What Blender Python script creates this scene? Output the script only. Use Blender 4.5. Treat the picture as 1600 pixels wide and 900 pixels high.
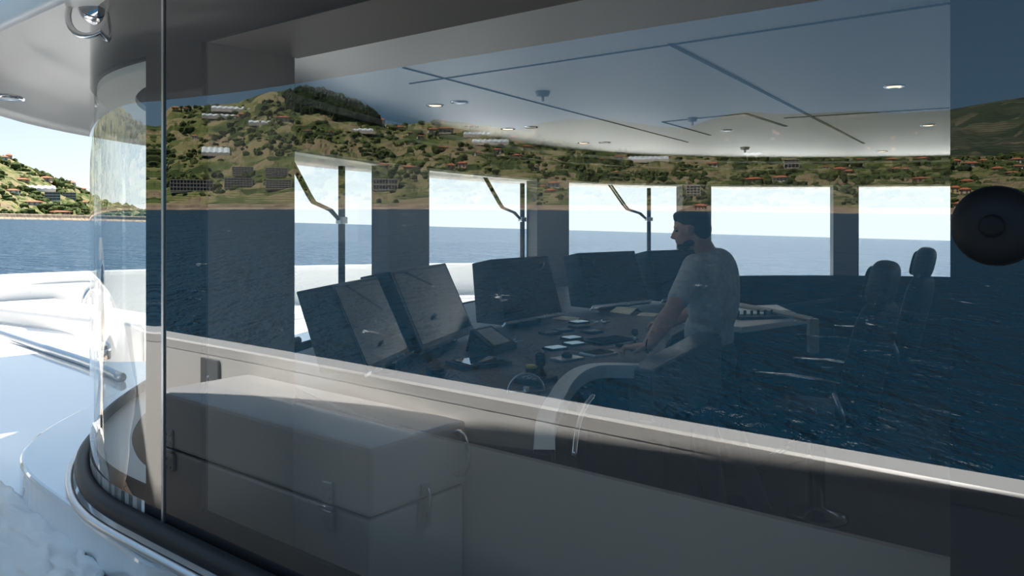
import bpy, bmesh, math, random
from mathutils import Vector, Matrix, noise
import numpy as np
random.seed(7)
PI = math.pi
for o in list(bpy.data.objects): bpy.data.objects.remove(o)
COL = bpy.context.scene.collection
scene = bpy.context.scene

# ------------------------------------------------------------------ camera
F = 1260.0            # focal length in pixels of the 1600 wide frame
H0 = 340.0            # row of the eye level
cam_d = bpy.data.cameras.new('camera'); cam = bpy.data.objects.new('camera', cam_d); COL.objects.link(cam)
cam_d.sensor_width = 36.0; cam_d.lens = 36.0*F/1600.0
cam_d.shift_y = -(450.0-H0)/1600.0
cam.location = (0, 0, 0); cam.rotation_euler = (PI/2, 0, 0)
cam_d.clip_start = 0.02; cam_d.clip_end = 60000
scene.camera = cam
scene.view_settings.view_transform = 'Standard'; scene.view_settings.look = 'None'
scene.view_settings.gamma = 1; scene.view_settings.use_curve_mapping = False
scene.view_settings.exposure = 0.0

# ------------------------------------------------------------------ sky and sun
SUN_AZ = math.radians(20); SUN_EL = math.radians(60)
w = bpy.data.worlds.new('sky'); scene.world = w; w.use_nodes = True
nt = w.node_tree; nt.nodes.clear()
N_ = nt.nodes.new; L_ = nt.links.new
tcw = N_('ShaderNodeTexCoord'); sep = N_('ShaderNodeSeparateXYZ'); L_(tcw.outputs['Generated'], sep.inputs[0])
dot = N_('ShaderNodeVectorMath'); dot.operation = 'DOT_PRODUCT'; dot.inputs[1].default_value = (math.sin(SUN_AZ), math.cos(SUN_AZ), 0.0)
L_(tcw.outputs['Generated'], dot.inputs[0])
side = N_('ShaderNodeMapRange'); side.interpolation_type = 'SMOOTHSTEP'; side.inputs[1].default_value = -0.35; side.inputs[2].default_value = 0.80
L_(dot.outputs['Value'], side.inputs[0])
def ramp(stops):
    r = N_('ShaderNodeValToRGB'); e = r.color_ramp.elements
    e[0].position = stops[0][0]; e[0].color = (*stops[0][1], 1); e[1].position = stops[-1][0]; e[1].color = (*stops[-1][1], 1)
    for p, c in stops[1:-1]: q = e.new(p); q.color = (*c, 1)
    L_(sep.outputs['Z'], r.inputs[0]); return r
toward = ramp([(0.0, (.90, .96, .98)), (.05, (.78, .88, .95)), (.10, (.66, .79, .91)), (.17, (.56, .73, .90)), (.35, (.34, .54, .82)), (1.0, (.30, .46, .66))])
away = ramp([(0.0, (.26, .43, .56)), (.10, (.20, .38, .56)), (.34, (.11, .24, .42)), (.55, (.25, .42, .62)), (1.0, (.30, .46, .66))])
mixw = N_('ShaderNodeMix'); mixw.data_type = 'RGBA'
L_(side.outputs[0], mixw.inputs[0]); L_(away.outputs[0], mixw.inputs[6]); L_(toward.outputs[0], mixw.inputs[7])
bg = N_('ShaderNodeBackground'); bg.inputs['Strength'].default_value = 1.25
wo = N_('ShaderNodeOutputWorld'); L_(mixw.outputs[2], bg.inputs[0]); L_(bg.outputs[0], wo.inputs[0])
sun_d = bpy.data.lights.new('sun', 'SUN'); sun_d.energy = 14.0; sun_d.angle = math.radians(0.8)
sun_d.color = (1.0, 0.955, 0.89)
sun = bpy.data.objects.new('sun', sun_d); COL.objects.link(sun)
sdir = Vector((math.sin(SUN_AZ)*math.cos(SUN_EL), math.cos(SUN_AZ)*math.cos(SUN_EL), math.sin(SUN_EL)))
sun.rotation_euler = sdir.to_track_quat('Z', 'Y').to_euler(); sun.location = (0, 0, 30)

# ------------------------------------------------------------------ materials
def mat(name, col, rough=0.5, metal=0.0, spec=0.5, coat=0.0, bump=None, vary=None, emit=None):
    m = bpy.data.materials.new(name); m.use_nodes = True
    n = m.node_tree.nodes; l = m.node_tree.links; b = n['Principled BSDF']
    b.inputs['Base Color'].default_value = (*col, 1); b.inputs['Roughness'].default_value = rough
    b.inputs['Metallic'].default_value = metal; b.inputs['Specular IOR Level'].default_value = spec
    b.inputs['Coat Weight'].default_value = coat; b.inputs['Coat Roughness'].default_value = 0.05
    tc = n.new('ShaderNodeTexCoord')
    if vary:
        sc, col2, lo, hi = vary
        t = n.new('ShaderNodeTexNoise'); t.inputs['Scale'].default_value = sc; t.inputs['Detail'].default_value = 5
        r = n.new('ShaderNodeMapRange'); r.inputs[1].default_value = lo; r.inputs[2].default_value = hi
        mx = n.new('ShaderNodeMix'); mx.data_type = 'RGBA'
        mx.inputs[6].default_value = (*col, 1); mx.inputs[7].default_value = (*col2, 1)
        l.new(tc.outputs['Object'], t.inputs[0]); l.new(t.outputs[0], r.inputs[0]); l.new(r.outputs[0], mx.inputs[0])
        l.new(mx.outputs[2], b.inputs['Base Color'])
    if bump:
        sc, st, dist = bump
        t = n.new('ShaderNodeTexNoise'); t.inputs['Scale'].default_value = sc; t.inputs['Detail'].default_value = 4
        bp = n.new('ShaderNodeBump'); bp.inputs['Strength'].default_value = st; bp.inputs['Distance'].default_value = dist
        l.new(tc.outputs['Object'], t.inputs[0]); l.new(t.outputs[0], bp.inputs['Height']); l.new(bp.outputs[0], b.inputs['Normal'])
    if emit:
        b.inputs['Emission Color'].default_value = (*emit[0], 1); b.inputs['Emission Strength'].default_value = emit[1]
    return m

def glass_mat(name, tint, ior, opaque=None):
    """pane surface: mirror reflection by Fresnel over a clear (or black enamelled) pane; reflects on its front side"""
    m = bpy.data.materials.new(name); m.use_nodes = True
    n = m.node_tree.nodes; l = m.node_tree.links; n.clear()
    out = n.new('ShaderNodeOutputMaterial')
    if opaque: t = n.new('ShaderNodeBsdfDiffuse'); t.inputs[0].default_value = (*opaque, 1)
    else: t = n.new('ShaderNodeBsdfTransparent'); t.inputs[0].default_value = (*tint, 1)
    g = n.new('ShaderNodeBsdfGlossy'); g.inputs['Roughness'].default_value = 0.0; g.inputs[0].default_value = (1, 1, 1, 1)
    fr = n.new('ShaderNodeFresnel'); fr.inputs[0].default_value = ior
    mx = n.new('ShaderNodeMixShader'); l.new(fr.outputs[0], mx.inputs[0]); l.new(t.outputs[0], mx.inputs[1]); l.new(g.outputs[0], mx.inputs[2])
    if opaque: l.new(mx.outputs[0], out.inputs[0]); return m
    geo = n.new('ShaderNodeNewGeometry'); tr = n.new('ShaderNodeBsdfTransparent')
    m2 = n.new('ShaderNodeMixShader'); l.new(geo.outputs['Backfacing'], m2.inputs[0]); l.new(mx.outputs[0], m2.inputs[1]); l.new(tr.outputs[0], m2.inputs[2])
    l.new(m2.outputs[0], out.inputs[0]); return m

GLASS_OUT = glass_mat('glass_outer', (0.95, 0.98, 0.985), 2.3)
GLASS_IN = glass_mat('glass_inner', (0.98, 0.99, 0.99), 1.2)
FRIT = glass_mat('black_enamel_glass', None, 2.25, opaque=(0.006, 0.006, 0.007))
WHITE = mat('white_gelcoat', (0.80, 0.785, 0.76), 0.25, coat=0.4)
WHITE_MATT = mat('white_matt_paint', (0.74, 0.73, 0.71), 0.55)
GLOSS_WHITE = mat('white_gloss_paint', (0.78, 0.79, 0.80), 0.12, coat=1.0)
ROOF_WHITE = mat('white_soffit_gloss', (0.90, 0.89, 0.87), 0.4, coat=0.08)
CHEST_WHITE = mat('white_chest_paint', (0.80, 0.78, 0.75), 0.22, coat=0.5)
CHROME = mat('polished_steel', (0.75, 0.75, 0.76), 0.12, metal=1.0)
SATIN = mat('satin_steel', (0.62, 0.63, 0.64), 0.35, metal=1.0)
RUBBER = mat('black_rubber', (0.010, 0.010, 0.012), 0.5, spec=0.3)
JOINT = mat('grey_joint_strip', (0.16, 0.16, 0.17), 0.4)
SOFF = mat('soffit_lining', (0.55, 0.54, 0.52), 0.5)
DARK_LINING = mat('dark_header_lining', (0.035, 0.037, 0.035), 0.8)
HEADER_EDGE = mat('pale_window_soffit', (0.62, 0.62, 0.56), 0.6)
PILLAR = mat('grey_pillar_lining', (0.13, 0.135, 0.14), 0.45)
JAMB = mat('warm_grey_lining', (0.27, 0.215, 0.175), 0.6)
CEIL = mat('ceiling_panel', (0.95, 0.95, 0.94), 0.55, spec=1.0)
CEIL.node_tree.nodes['Principled BSDF'].inputs['IOR'].default_value = 2.3
SEAM = mat('ceiling_shadow_gap', (0.03, 0.035, 0.04), 0.7)
FLOOR_IN = mat('dark_wheelhouse_carpet', (0.03, 0.03, 0.032), 0.9, bump=(300, 0.3, 0.003))
CONSOLE = mat('anthracite_console', (0.034, 0.032, 0.031), 0.5, spec=0.3, vary=(6, (0.046, 0.043, 0.042), 0.4, 0.7))
BLACKP = mat('black_plastic', (0.008, 0.009, 0.010), 0.55, spec=0.25)
SCREEN = mat('black_screen_glass', (0.003, 0.003, 0.004), 0.03, spec=0.38)
BEZEL = mat('black_bezel', (0.008, 0.009, 0.011), 0.35, spec=0.3)
EDGE = mat('pale_edge_trim', (0.60, 0.68, 0.72), 0.3)
LEATHER = mat('dark_grey_leather', (0.010, 0.011, 0.013), 0.6, spec=0.2, bump=(160, 0.15, 0.002))
LEATHER2 = mat('mid_grey_leather', (0.06, 0.065, 0.07), 0.5, bump=(160, 0.15, 0.002))
BEIGE = mat('beige_wood_rim', (0.46, 0.42, 0.35), 0.4)
PAPER = mat('cream_paper', (0.75, 0.70, 0.55), 0.8)
YELLOW = mat('yellow_cap', (0.55, 0.42, 0.06), 0.4)
LCD = mat('pale_lit_key_panel', (0.1, 0.15, 0.18), 0.15, emit=((0.55, 0.75, 0.9), 0.35))
GREYP = mat('grey_panel', (0.17, 0.18, 0.19), 0.3)
DARKMETAL = mat('dark_polished_metal', (0.06, 0.06, 0.065), 0.15, metal=1.0)
LAMP = mat('lamp_diffuser', (0.8, 0.7, 0.6), 0.4, emit=((1.0, 0.72, 0.5), 1.6))
TARP = mat('white_plastic_sheet', (0.84, 0.84, 0.82), 0.5, bump=(9, 0.5, 0.02))
SKIN = mat('skin', (0.60, 0.34, 0.25), 0.5)
HAIR = mat('dark_brown_hair', (0.022, 0.017, 0.014), 0.6, bump=(120, 0.6, 0.004))
SHIRT = mat('grey_cotton', (0.64, 0.65, 0.64), 0.85, bump=(14, 0.5, 0.015), vary=(30, (0.45, 0.47, 0.48), 0.35, 0.7))
TROUSERS = mat('dark_navy_cotton', (0.030, 0.035, 0.048), 0.85, bump=(12, 0.3, 0.01))

def teak_mat():
    m = bpy.data.materials.new('teak_deck'); m.use_nodes = True; n = m.node_tree.nodes; l = m.node_tree.links; b = n['Principled BSDF']
    tc = n.new('ShaderNodeTexCoord'); mp = n.new('ShaderNodeMapping'); mp.inputs['Rotation'].default_value = (0, 0, -math.atan2(0.63, -0.776))
    br = n.new('ShaderNodeTexBrick'); br.inputs['Scale'].default_value = 1.0; br.inputs['Mortar Size'].default_value = 0.004
    br.inputs['Brick Width'].default_value = 2.4; br.inputs['Row Height'].default_value = 0.06; br.inputs['Mortar Smooth'].default_value = 0.1
    br.inputs['Color1'].default_value = (0.44, 0.33, 0.24, 1); br.inputs['Color2'].default_value = (0.52, 0.40, 0.30, 1); br.inputs['Mortar'].default_value = (0.03, 0.03, 0.03, 1)
    l.new(tc.outputs['Object'], mp.inputs[0]); l.new(mp.outputs[0], br.inputs[0])
    l.new(br.outputs[0], b.inputs['Base Color']); b.inputs['Roughness'].default_value = 0.7
    return m
TEAK = teak_mat()

# ------------------------------------------------------------------ object helpers
def tag(o, label=None, cat=None, group=None, kind=None):
    if label: o['label'] = label
    if cat: o['category'] = cat
    if group: o['group'] = group
    if kind: o['kind'] = kind
    return o
def empty(name, loc=(0, 0, 0), rz=0.0):
    o = bpy.data.objects.new(name, None); o.empty_display_size = 0.1; COL.objects.link(o)
    o.location = loc; o.rotation_euler = (0, 0, rz); return o

class MB:
    """collects shapes in world (or local) coordinates and links them as one mesh"""
    def __init__(s): s.v = []; s.f = []; s.sm = []; s.mi = []
    def add(s, vs, fs, smooth=False, mi=0):
        k = len(s.v); s.v += [tuple(p) for p in vs]
        for f in fs: s.f.append(tuple(i+k for i in f)); s.sm.append(smooth); s.mi.append(mi)
        return s
    def box(s, c, size, rz=0.0, M=None, taper=1.0, mi=0):
        x, y, z = size[0]/2, size[1]/2, size[2]/2
        vs = [Vector((sx*x*(taper if sz > 0 else 1), sy*y*(taper if sz > 0 else 1), sz*z)) for sz in (-1, 1) for sx, sy in ((-1, -1), (1, -1), (1, 1), (-1, 1))]
        R = M if M is not None else Matrix.Rotation(rz, 3, 'Z')
        vs = [R @ p + Vector(c) for p in vs]
        return s.add(vs, [(3, 2, 1, 0), (4, 5, 6, 7), (0, 1, 5, 4), (1, 2, 6, 5), (2, 3, 7, 6), (3, 0, 4, 7)], mi=mi)
    def prism(s, poly, z0, z1, mi=0):
        if sum(poly[i][0]*poly[(i+1) % len(poly)][1]-poly[(i+1) % len(poly)][0]*poly[i][1] for i in range(len(poly))) < 0: poly = poly[::-1]
        n = len(poly); vs = [(p[0], p[1], z0) for p in poly]+[(p[0], p[1], z1) for p in poly]
        return s.add(vs, [tuple(range(n))[::-1], tuple(range(n, 2*n))]+[(i, (i+1) % n, n+(i+1) % n, n+i) for i in range(n)], mi=mi)
    def tube(s, pts, r, seg=12, cap=True, mi=0):
        pts = [Vector(p) for p in pts]; n = len(pts); rs = r if isinstance(r, (list, tuple)) else [r]*n
        ring = []; up = None
        for i, p in enumerate(pts):
            d = (pts[min(i+1, n-1)]-pts[max(i-1, 0)]).normalized()
            if up is None:
                up = Vector((0, 0, 1)) if abs(d.z) < 0.9 else Vector((1, 0, 0))
            a = d.cross(up).normalized(); up = a.cross(d).normalized()
            ring.append([p + (a*math.cos(2*PI*k/seg)+up*math.sin(2*PI*k/seg))*rs[i] for k in range(seg)])
        vs = [q for rr in ring for q in rr]; fs = []
        for i in range(n-1):
            for k in range(seg): fs.append((i*seg+k, (i+1)*seg+k, (i+1)*seg+(k+1) % seg, i*seg+(k+1) % seg))
        if cap: fs += [tuple(range(seg)), tuple(range((n-1)*seg, n*seg))[::-1]]
        return s.add(vs, fs, True, mi=mi)
    def lathe(s, c, prof, seg=28, M=None, mi=0):
        R = M if M is not None else Matrix.Identity(3); c = Vector(c); vs = []; fs = []; n = len(prof)
        for r, z in prof:
            for k in range(seg): vs.append(R @ Vector((r*math.cos(2*PI*k/seg), r*math.sin(2*PI*k/seg), z)) + c)
        for i in range(n-1):
            for k in range(seg): fs.append((i*seg+k, i*seg+(k+1) % seg, (i+1)*seg+(k+1) % seg, (i+1)*seg+k))
        fs += [tuple(range(seg))[::-1], tuple(range((n-1)*seg, n*seg))]
        return s.add(vs, fs, True, mi=mi)
    def sq(s, c, size, e=2.6, M=None, nu=24, nv=16, mi=0):
        """rounded cushion (superellipsoid)"""
        R = M if M is not None else Matrix.Identity(3); c = Vector(c); vs = []; fs = []
        pw = lambda a: math.copysign(abs(a)**(2.0/e), a)
        for j in range(1, nv):
            la = -PI/2+PI*j/nv
            for i in range(nu):
                lo = 2*PI*i/nu
                vs.append(R @ Vector((size[0]/2*pw(math.cos(la))*pw(math.cos(lo)), size[1]/2*pw(math.cos(la))*pw(math.sin(lo)), size[2]/2*pw(math.sin(la)))) + c)
        b = len(vs); vs += [R @ Vector((0, 0, -size[2]/2))+c, R @ Vector((0, 0, size[2]/2))+c]
        for j in range(nv-2):
            for i in range(nu): fs.append((j*nu+i, j*nu+(i+1) % nu, (j+1)*nu+(i+1) % nu, (j+1)*nu+i))
        for i in range(nu): fs.append((b, (i+1) % nu, i)); fs.append((b+1, (nv-2)*nu+i, (nv-2)*nu+(i+1) % nu))
        return s.add(vs, fs, True, mi=mi)
    def build(s, name, m, parent=None, bevel=0.0, local=False, seg=2):
        off = Vector((0, 0, 0)) if (parent is None or local) else Vector(parent.location)
        if parent is not None and parent.parent is not None and not local: off = off + Vector(parent.parent.location)
        me = bpy.data.meshes.new(name)
        me.from_pydata([tuple(Vector(p)-off) for p in s.v], [], s.f)
        me.polygons.foreach_set('use_smooth', s.sm)
        for mm in (m if isinstance(m, list) else [m]): me.materials.append(mm)
        me.polygons.foreach_set('material_index', s.mi)
        me.update()
        o = bpy.data.objects.new(name, me); COL.objects.link(o)
        if parent is not None: o.parent = parent
        if bevel > 0:
            b = o.modifiers.new('bevel', 'BEVEL'); b.width = bevel; b.segments = seg; b.limit_method = 'ANGLE'; b.angle_limit = math.radians(40)
        return o

# ------------------------------------------------------------------ yacht plan: the side glass is 1 m from the eye
U = Vector((-0.776, 0.631)).normalized(); NO = Vector((-U.y, U.x)); NO = Vector((-0.631, -0.776)).normalized()
def TL(t, L, z=None):
    """t metres forward along the side glass, L metres outboard of it"""
    p = U*t + NO*(L-1.0)
    return Vector((p.x, p.y, z)) if z is not None else Vector((p.x, p.y))
def px(x, y, z):
    """ground point seen at pixel x, y lying at height z"""
    s = -z*F/(y-H0); return Vector(((x-800)/F*s, s, z))
def pd(x, y, s): return Vector(((x-800)/F*s, s, -(y-H0)/F*s))
def virt(x, y, D):
    """real point whose mirror image in the side glass shows at pixel x, y; D = distance of the image from the eye, square to the glass"""
    xp = (x-800)/F; den = -(xp*NO.x+NO.y); s = D/den
    P = Vector((xp*s, s)); R = P - NO*2*(P.dot(NO)+1.0)
    return Vector((R.x, R.y, -(y-H0)/F*s))

def catmull(pts, n=14, first=None):
    out = []; P = [Vector(p) for p in pts]; P = [Vector(first) if first is not None else P[0]*2-P[1]]+P+[P[-1]*2-P[-2]]
    for i in range(1, len(P)-2):
        a, b, c, d = P[i-1], P[i], P[i+1], P[i+2]
        for k in range(n):
            t = k/n
            out.append(0.5*((2*b)+(c-a)*t+(2*a-5*b+4*c-d)*t*t+(3*b-a-3*c+d)*t**3))
    out.append(P[-2]); return out
J = TL(1.918, 0)
arc = catmull([J, (-1.10, 2.20), (-1.27, 2.43), (-1.405, 2.72), (-1.50, 3.1), (-1.555, 3.6), (-1.51, 4.2), (-1.344, 4.95), (-1.06, 5.95),
               (-.70, 6.86), (-.30, 7.70), (.19, 8.52), (.72, 9.12), (1.54, 9.74), (3.2, 10.22), (5.34, 9.95), (7.1, 8.8), (8.1, 7.3)], 14, TL(1.6, 0))
back = [arc[-1] - U*k for k in (2.0, 4.0, 6.2)]
path = [TL(t, 0) for t in (-2.6, -1.5, -.5, .5, 1.2)] + arc + [p for p in back]
S = [0.0]
for a, b in zip(path, path[1:]): S.append(S[-1]+(b-a).length)
def at(s):
    for i in range(len(S)-1):
        if s <= S[i+1] or i == len(S)-2:
            f = (s-S[i])/(S[i+1]-S[i]); return path[i].lerp(path[i+1], f)
def tan_(s): return (at(min(s+.03, S[-1]))-at(max(s-.03, 0))).normalized()
def nrm(s):
    t = tan_(s); return Vector((-t.y, t.x))
def off(s, d): return at(s)+nrm(s)*d
def s_of_t(t): return t+2.6
S_J = s_of_t(1.918)
def s_far(x):
    """arc position on the far side that shows at pixel column x"""
    r = (x-800)/F; best = None
    for i in range(len(path)-1):
        a = path[i].x-r*path[i].y; b = path[i+1].x-r*path[i+1].y
        if a*b <= 0 and path[i].y > 1.0: best = S[i]+(S[i+1]-S[i])*abs(a)/(abs(a)+abs(b)+1e-9)
    return best
def s_near(x):
    r = (x-800)/F
    for i in range(len(path)-1):
        a = path[i].x-r*path[i].y; b = path[i+1].x-r*path[i+1].y
        if a*b <= 0 and path[i].y > 0.5: return S[i]+(S[i+1]-S[i])*abs(a)/(abs(a)+abs(b)+1e-9)
def srange(s0, s1):
    v = [s0]+[q for q in S if s0+.004 < q < s1-.004]+[s1]
    o = [v[0]]
    for a, b in zip(v, v[1:]):
        k = max(1, int((b-a)/0.05)) if b < 9 and a > 4.3 else 1; o += [a+(b-a)*(j+1)/k for j in range(k)]
    return o
def strip(mb, s0, s1, do, di, z0, z1, two=False, zf=None):
    """solid band along the facade between offsets di..do (outwards) and heights z0..z1"""
    ss = srange(s0, s1); n = len(ss); vs = []
    for s in ss:
        a, b = off(s, do), off(s, di)
        vs += [(a.x, a.y, z0), (a.x, a.y, z1), (b.x, b.y, z1), (b.x, b.y, z0)]
    k2 = 1 if two else 0
    for (p, q, sm, mi) in ((0, 1, True, 0), (2, 3, True, k2), (1, 2, False, k2), (3, 0, False, k2)):    # own vertices per side: true mirror normals
        v2 = [v for i in range(n) for v in (vs[4*i+p], vs[4*i+q])]
        mb.add(v2, [(2*i, 2*i+1, 2*i+3, 2*i+2) for i in range(n-1)], sm, mi)
    mb.add(vs[:4], [(0, 3, 2, 1)], False, k2); mb.add(vs[-4:], [(0, 1, 2, 3)], False, k2)
    return mb
def ring_poly(d, s0=0.0, s1=None):
    return [off(s, d) for s in srange(s0, S[-1] if s1 is None else s1)]

# ================================================================== STRUCTURE
DECK = -1.70
# teak deck
o = MB().prism([TL(-6, 1.2), TL(-6, -12.5), TL(7.5, -12.0), TL(9.6, -6), TL(10.4, -2), TL(9.2, .5), TL(6, 1.2)], DECK-.12, DECK).build('deck', TEAK); tag(o, kind='structure')
# interior floor and ceiling
inner = ring_poly(-0.14)
o = MB().prism([(p.x, p.y) for p in inner], DECK, DECK+.012).build('floor', FLOOR_IN); tag(o, kind='structure')
CZ = 0.75
o = MB().prism([(p.x, p.y) for p in ring_poly(-0.10)], CZ, CZ+.05).build('ceiling', CEIL); tag(o, kind='structure')
def seam(n, p0, p1, wd):
    a = px(*p0, CZ) if len(p0) == 2 else Vector(p0); b = px(*p1, CZ)
    d = (b-a); L = d.length
    o = MB().box(((a.x+b.x)/2, (a.y+b.y)/2, CZ-.002), (L, wd, .006), math.atan2(d.y, d.x)).build('trim_%d' % n, SEAM); tag(o, kind='structure')
seam(1, (1047, 68), (1350, 224), .022)
seam(2, (630, 105), (1075, 222), .014)
seam(3, (640, 130), (1490, 3), .012)
seam(4, (1035, 190), (1165, 177), .02)
seam(5, (1165, 177), (1228, 197), .03)
seam(6, (1035, 190), (1110, 211), .016)
seam(7, (1225, 184), (1484, 168), .016)
# inner header over the windows, its pale lower edge, dashboard coaming and low wall
S_W3 = s_far(284) if False else None
s_pA0, s_pA1 = None, None
def s_near_pt(x, y):
    best = min(range(len(path)), key=lambda i: (path[i]-Vector((x, y))).length); return S[best]
SJ_FRIT = s_near(228)
S_C1 = s_near_pt(-1.556, 3.72)     # end of the curved corner pane
S_F0 = s_near_pt(-1.53, 4.02)      # start of the forward panes
WX = [(None, 581), (649, 823), (875, 1057), (1103, 1297), (1337, 1545), (1580, 1800)]
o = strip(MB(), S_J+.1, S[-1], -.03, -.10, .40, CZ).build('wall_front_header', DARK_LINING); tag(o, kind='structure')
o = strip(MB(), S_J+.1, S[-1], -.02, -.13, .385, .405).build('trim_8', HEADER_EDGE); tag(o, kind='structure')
MATT = mat('matt_black_vinyl', (0.008, 0.008, 0.009), 1.0, spec=0.0)
o = strip(MB(), S_F0-.2, S[-1], .0, -.34, DECK, -.78).build('wall_front_coaming', MATT); tag(o, kind='structure')
o = strip(MB(), S_J+.1, S_F0-.2, .0, -.12, DECK, -.72).build('wall_corner_lower', WHITE_MATT); tag(o, kind='structure')
# side wall lining inside the big pane: low board, header and forward jamb
b = MB().prism([TL(-2.6, -.27), TL(1.748, -.27), TL(1.748, -.255), TL(-2.6, -.255)], DECK, -.478).build('wall_port_lining', JAMB); tag(b, kind='structure')
b = MB().prism([TL(-2.6, -.27), TL(1.748, -.27), TL(1.748, -.013), TL(-2.6, -.013)], .412, CZ).build('wall_port_header', JAMB); tag(b, kind='structure')
b = MB().prism([TL(1.750, -.02), TL(1.750, -.262), TL(1.99, -.262), TL(1.99, -.02)], DECK, CZ).build('wall_port_jamb', JAMB); tag(b, kind='structure')
# outer base wall under the glass (port side) with rubber gasket
o = strip(MB(), 0, S[-1], .012, -.10, DECK, -.795).build('wall_port_base', GLOSS_WHITE); tag(o, kind='structure')
ss = srange(0, s_far(470))
g = MB().tube([(off(s, .018).x, off(s, .018).y, -.768) for s in ss], .025, 12).build('trim_9', RUBBER); tag(g, kind='structure')
g = MB().tube([(off(s, .055).x, off(s, .055).y, -.80) for s in ss], .012, 10).build('trim_10', SATIN); tag(g, kind='structure')
# aft bulkhead with a doorway (outside the frame, closes the room)
A0, A1 = TL(-2.6, -.02), path[-1]
dd = (A1-A0); L = dd.length; dn = dd.normalized()
def seg_wall(f0, f1, z0, z1, mb):
    a, c = A0+dn*f0, A0+dn*f1; q = Vector((-dn.y, dn.x))*.05
    mb.prism([a-q, c-q, c+q, a+q], z0, z1)
m_ = MB(); seg_wall(0, 3.0, DECK, CZ, m_); seg_wall(3.9, L, DECK, CZ, m_); seg_wall(3.0, 3.9, .35, CZ, m_)
o = m_.build('wall_aft', WHITE_MATT); tag(o, kind='structure')

# ---- side window: one big pane with black enamelled border
TC0, TC1, ZC0, ZC1 = .187, 1.746, -.683, .41
w1 = empty('window_1', TL(1.0, 0, -.745)); tag(w1, kind='structure')
strip(MB(), s_of_t(TC0), s_of_t(TC1), 0, -.012, ZC0, ZC1, True).build('pane', [GLASS_OUT, GLASS_IN], w1)
m_ = MB()
for a, c, z0, z1 in ((-2.6, TC0, -.76, .62), (TC1, 1.912, -.76, .62), (TC0, TC1, -.76, ZC0), (TC0, TC1, ZC1, .62)): strip(m_, s_of_t(a), s_of_t(c), 0, -.012, z0, z1, True)
m_.build('black_border', [FRIT, MATT], w1)
o = strip(MB(), S_J-.004, S_J+.006, .004, -.02, -.80, .62).build('trim_11', SATIN); tag(o, kind='structure')
# ---- curved corner window
w2 = empty('window_2', (*off(S_J+.7, 0), -.745)); tag(w2, kind='structure')
strip(MB(), SJ_FRIT, S_C1, 0, -.012, ZC0, ZC1, True).build('pane', [GLASS_OUT, GLASS_IN], w2)
m_ = MB()
for a, c, z0, z1 in ((S_J+.008, SJ_FRIT, -.76, .62), (SJ_FRIT, S_C1, -.76, ZC0), (SJ_FRIT, S_C1, ZC1, .62)): strip(m_, a, c, 0, -.012, z0, z1, True)
m_.build('black_border', [FRIT, MATT], w2)
# ---- forward panes and the pillars between them
edges = [(S_F0, s_far(581))]+[(s_far(a), s_far(b_)) for a, b_ in WX[1:]]
for k, (a, c) in enumerate(edges):
    wn = empty('window_%d' % (k+3), (*off((a+c)/2, 0), -.78)); tag(wn, kind='structure')
    strip(MB(), a, c, 0, -.012, -.79, .40, True).build('pane', [glass_mat('front_glass_outer', (.98, .99, .99), 1.4) if k == 0 else bpy.data.materials['front_glass_outer'], GLASS_IN], wn)
    strip(MB(), a-.05, c+.05, .004, -.014, .40, .62, True).build('black_border', [FRIT, MATT], wn)
pil = [(S_C1, S_F0)]+[(edges[i][1], edges[i+1][0]) for i in range(len(edges)-1)]
for k, (a, c) in enumerate(pil):
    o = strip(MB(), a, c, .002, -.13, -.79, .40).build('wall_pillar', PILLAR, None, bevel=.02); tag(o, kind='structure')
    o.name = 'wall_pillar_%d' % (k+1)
sA, sB = S[-1]-5.6, S[-1]-.4
m_ = MB(); strip(m_, edges[-1][1], sA, .002, -.05, -.79, .40); strip(m_, sB, S[-1], .002, -.05, -.79, .40); strip(m_, sA, sB, .002, -.05, -.79, -.68)
o = m_.build('wall_starboard', PILLAR); tag(o, kind='structure')
w9 = empty('window_9', (*off((sA+sB)/2, 0), -.68)); tag(w9, kind='structure')
strip(MB(), sA, sB, 0, -.012, -.69, .40, True).build('pane', [bpy.data.materials['front_glass_outer'], GLASS_IN], w9)

# ---- overhanging roof with a turned-down lip
prof = [(-.2, .60), (.22, .60), (.31, .565), (.365, .50), (.397, .41), (.410, .378), (.425, .39), (.420, .465), (.40, .525), (.32, .60), (-.2, .70)]
ss = srange(0, S[-1]); vs, fs = [], []
for s in ss:
    n_ = nrm(s); p_ = at(s); fo = float(np.interp(s-S_J, [-1.6, 0, .35, .75, 1.15, 1.5], [1.06, .93, .88, .90, 1.0, 1.03]))
    for (d, z) in prof:
        d = d*fo if d > 0 else d
        vs.append((p_.x+n_.x*d, p_.y+n_.y*d, z))
K = len(prof)
for i in range(len(ss)-1):
    for j in range(K-1): fs.append((i*K+j, i*K+j+1, (i+1)*K+j+1, (i+1)*K+j))
o = MB().add(vs, fs, True).build('roof', ROOF_WHITE); tag(o, kind='structure')
o = MB().prism([(p.x, p.y) for p in ring_poly(-.1)], .80, .86).build('roof_top', WHITE_MATT); tag(o, kind='structure')

o = MB().prism(catmull([(-1.2, 5.4), (-1.8, 4.8), (-2.35, 4.5), (-2.65, 4.05), (-3.3, 3.95), (-4.2, 4.5), (-4.5, 5.5), (-3.6, 6.2), (-2.6, 7.1), (-1.6, 7.8), (0.5, 8.3), (1.0, 6.2), (-1.2, 5.4)], 6), 1.16, 1.36).build('roof_shade_slab', WHITE_MATT); tag(o, kind='structure')  # unseen slab above the roof, shaped to cast the shadow on the glossy ledge

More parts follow.
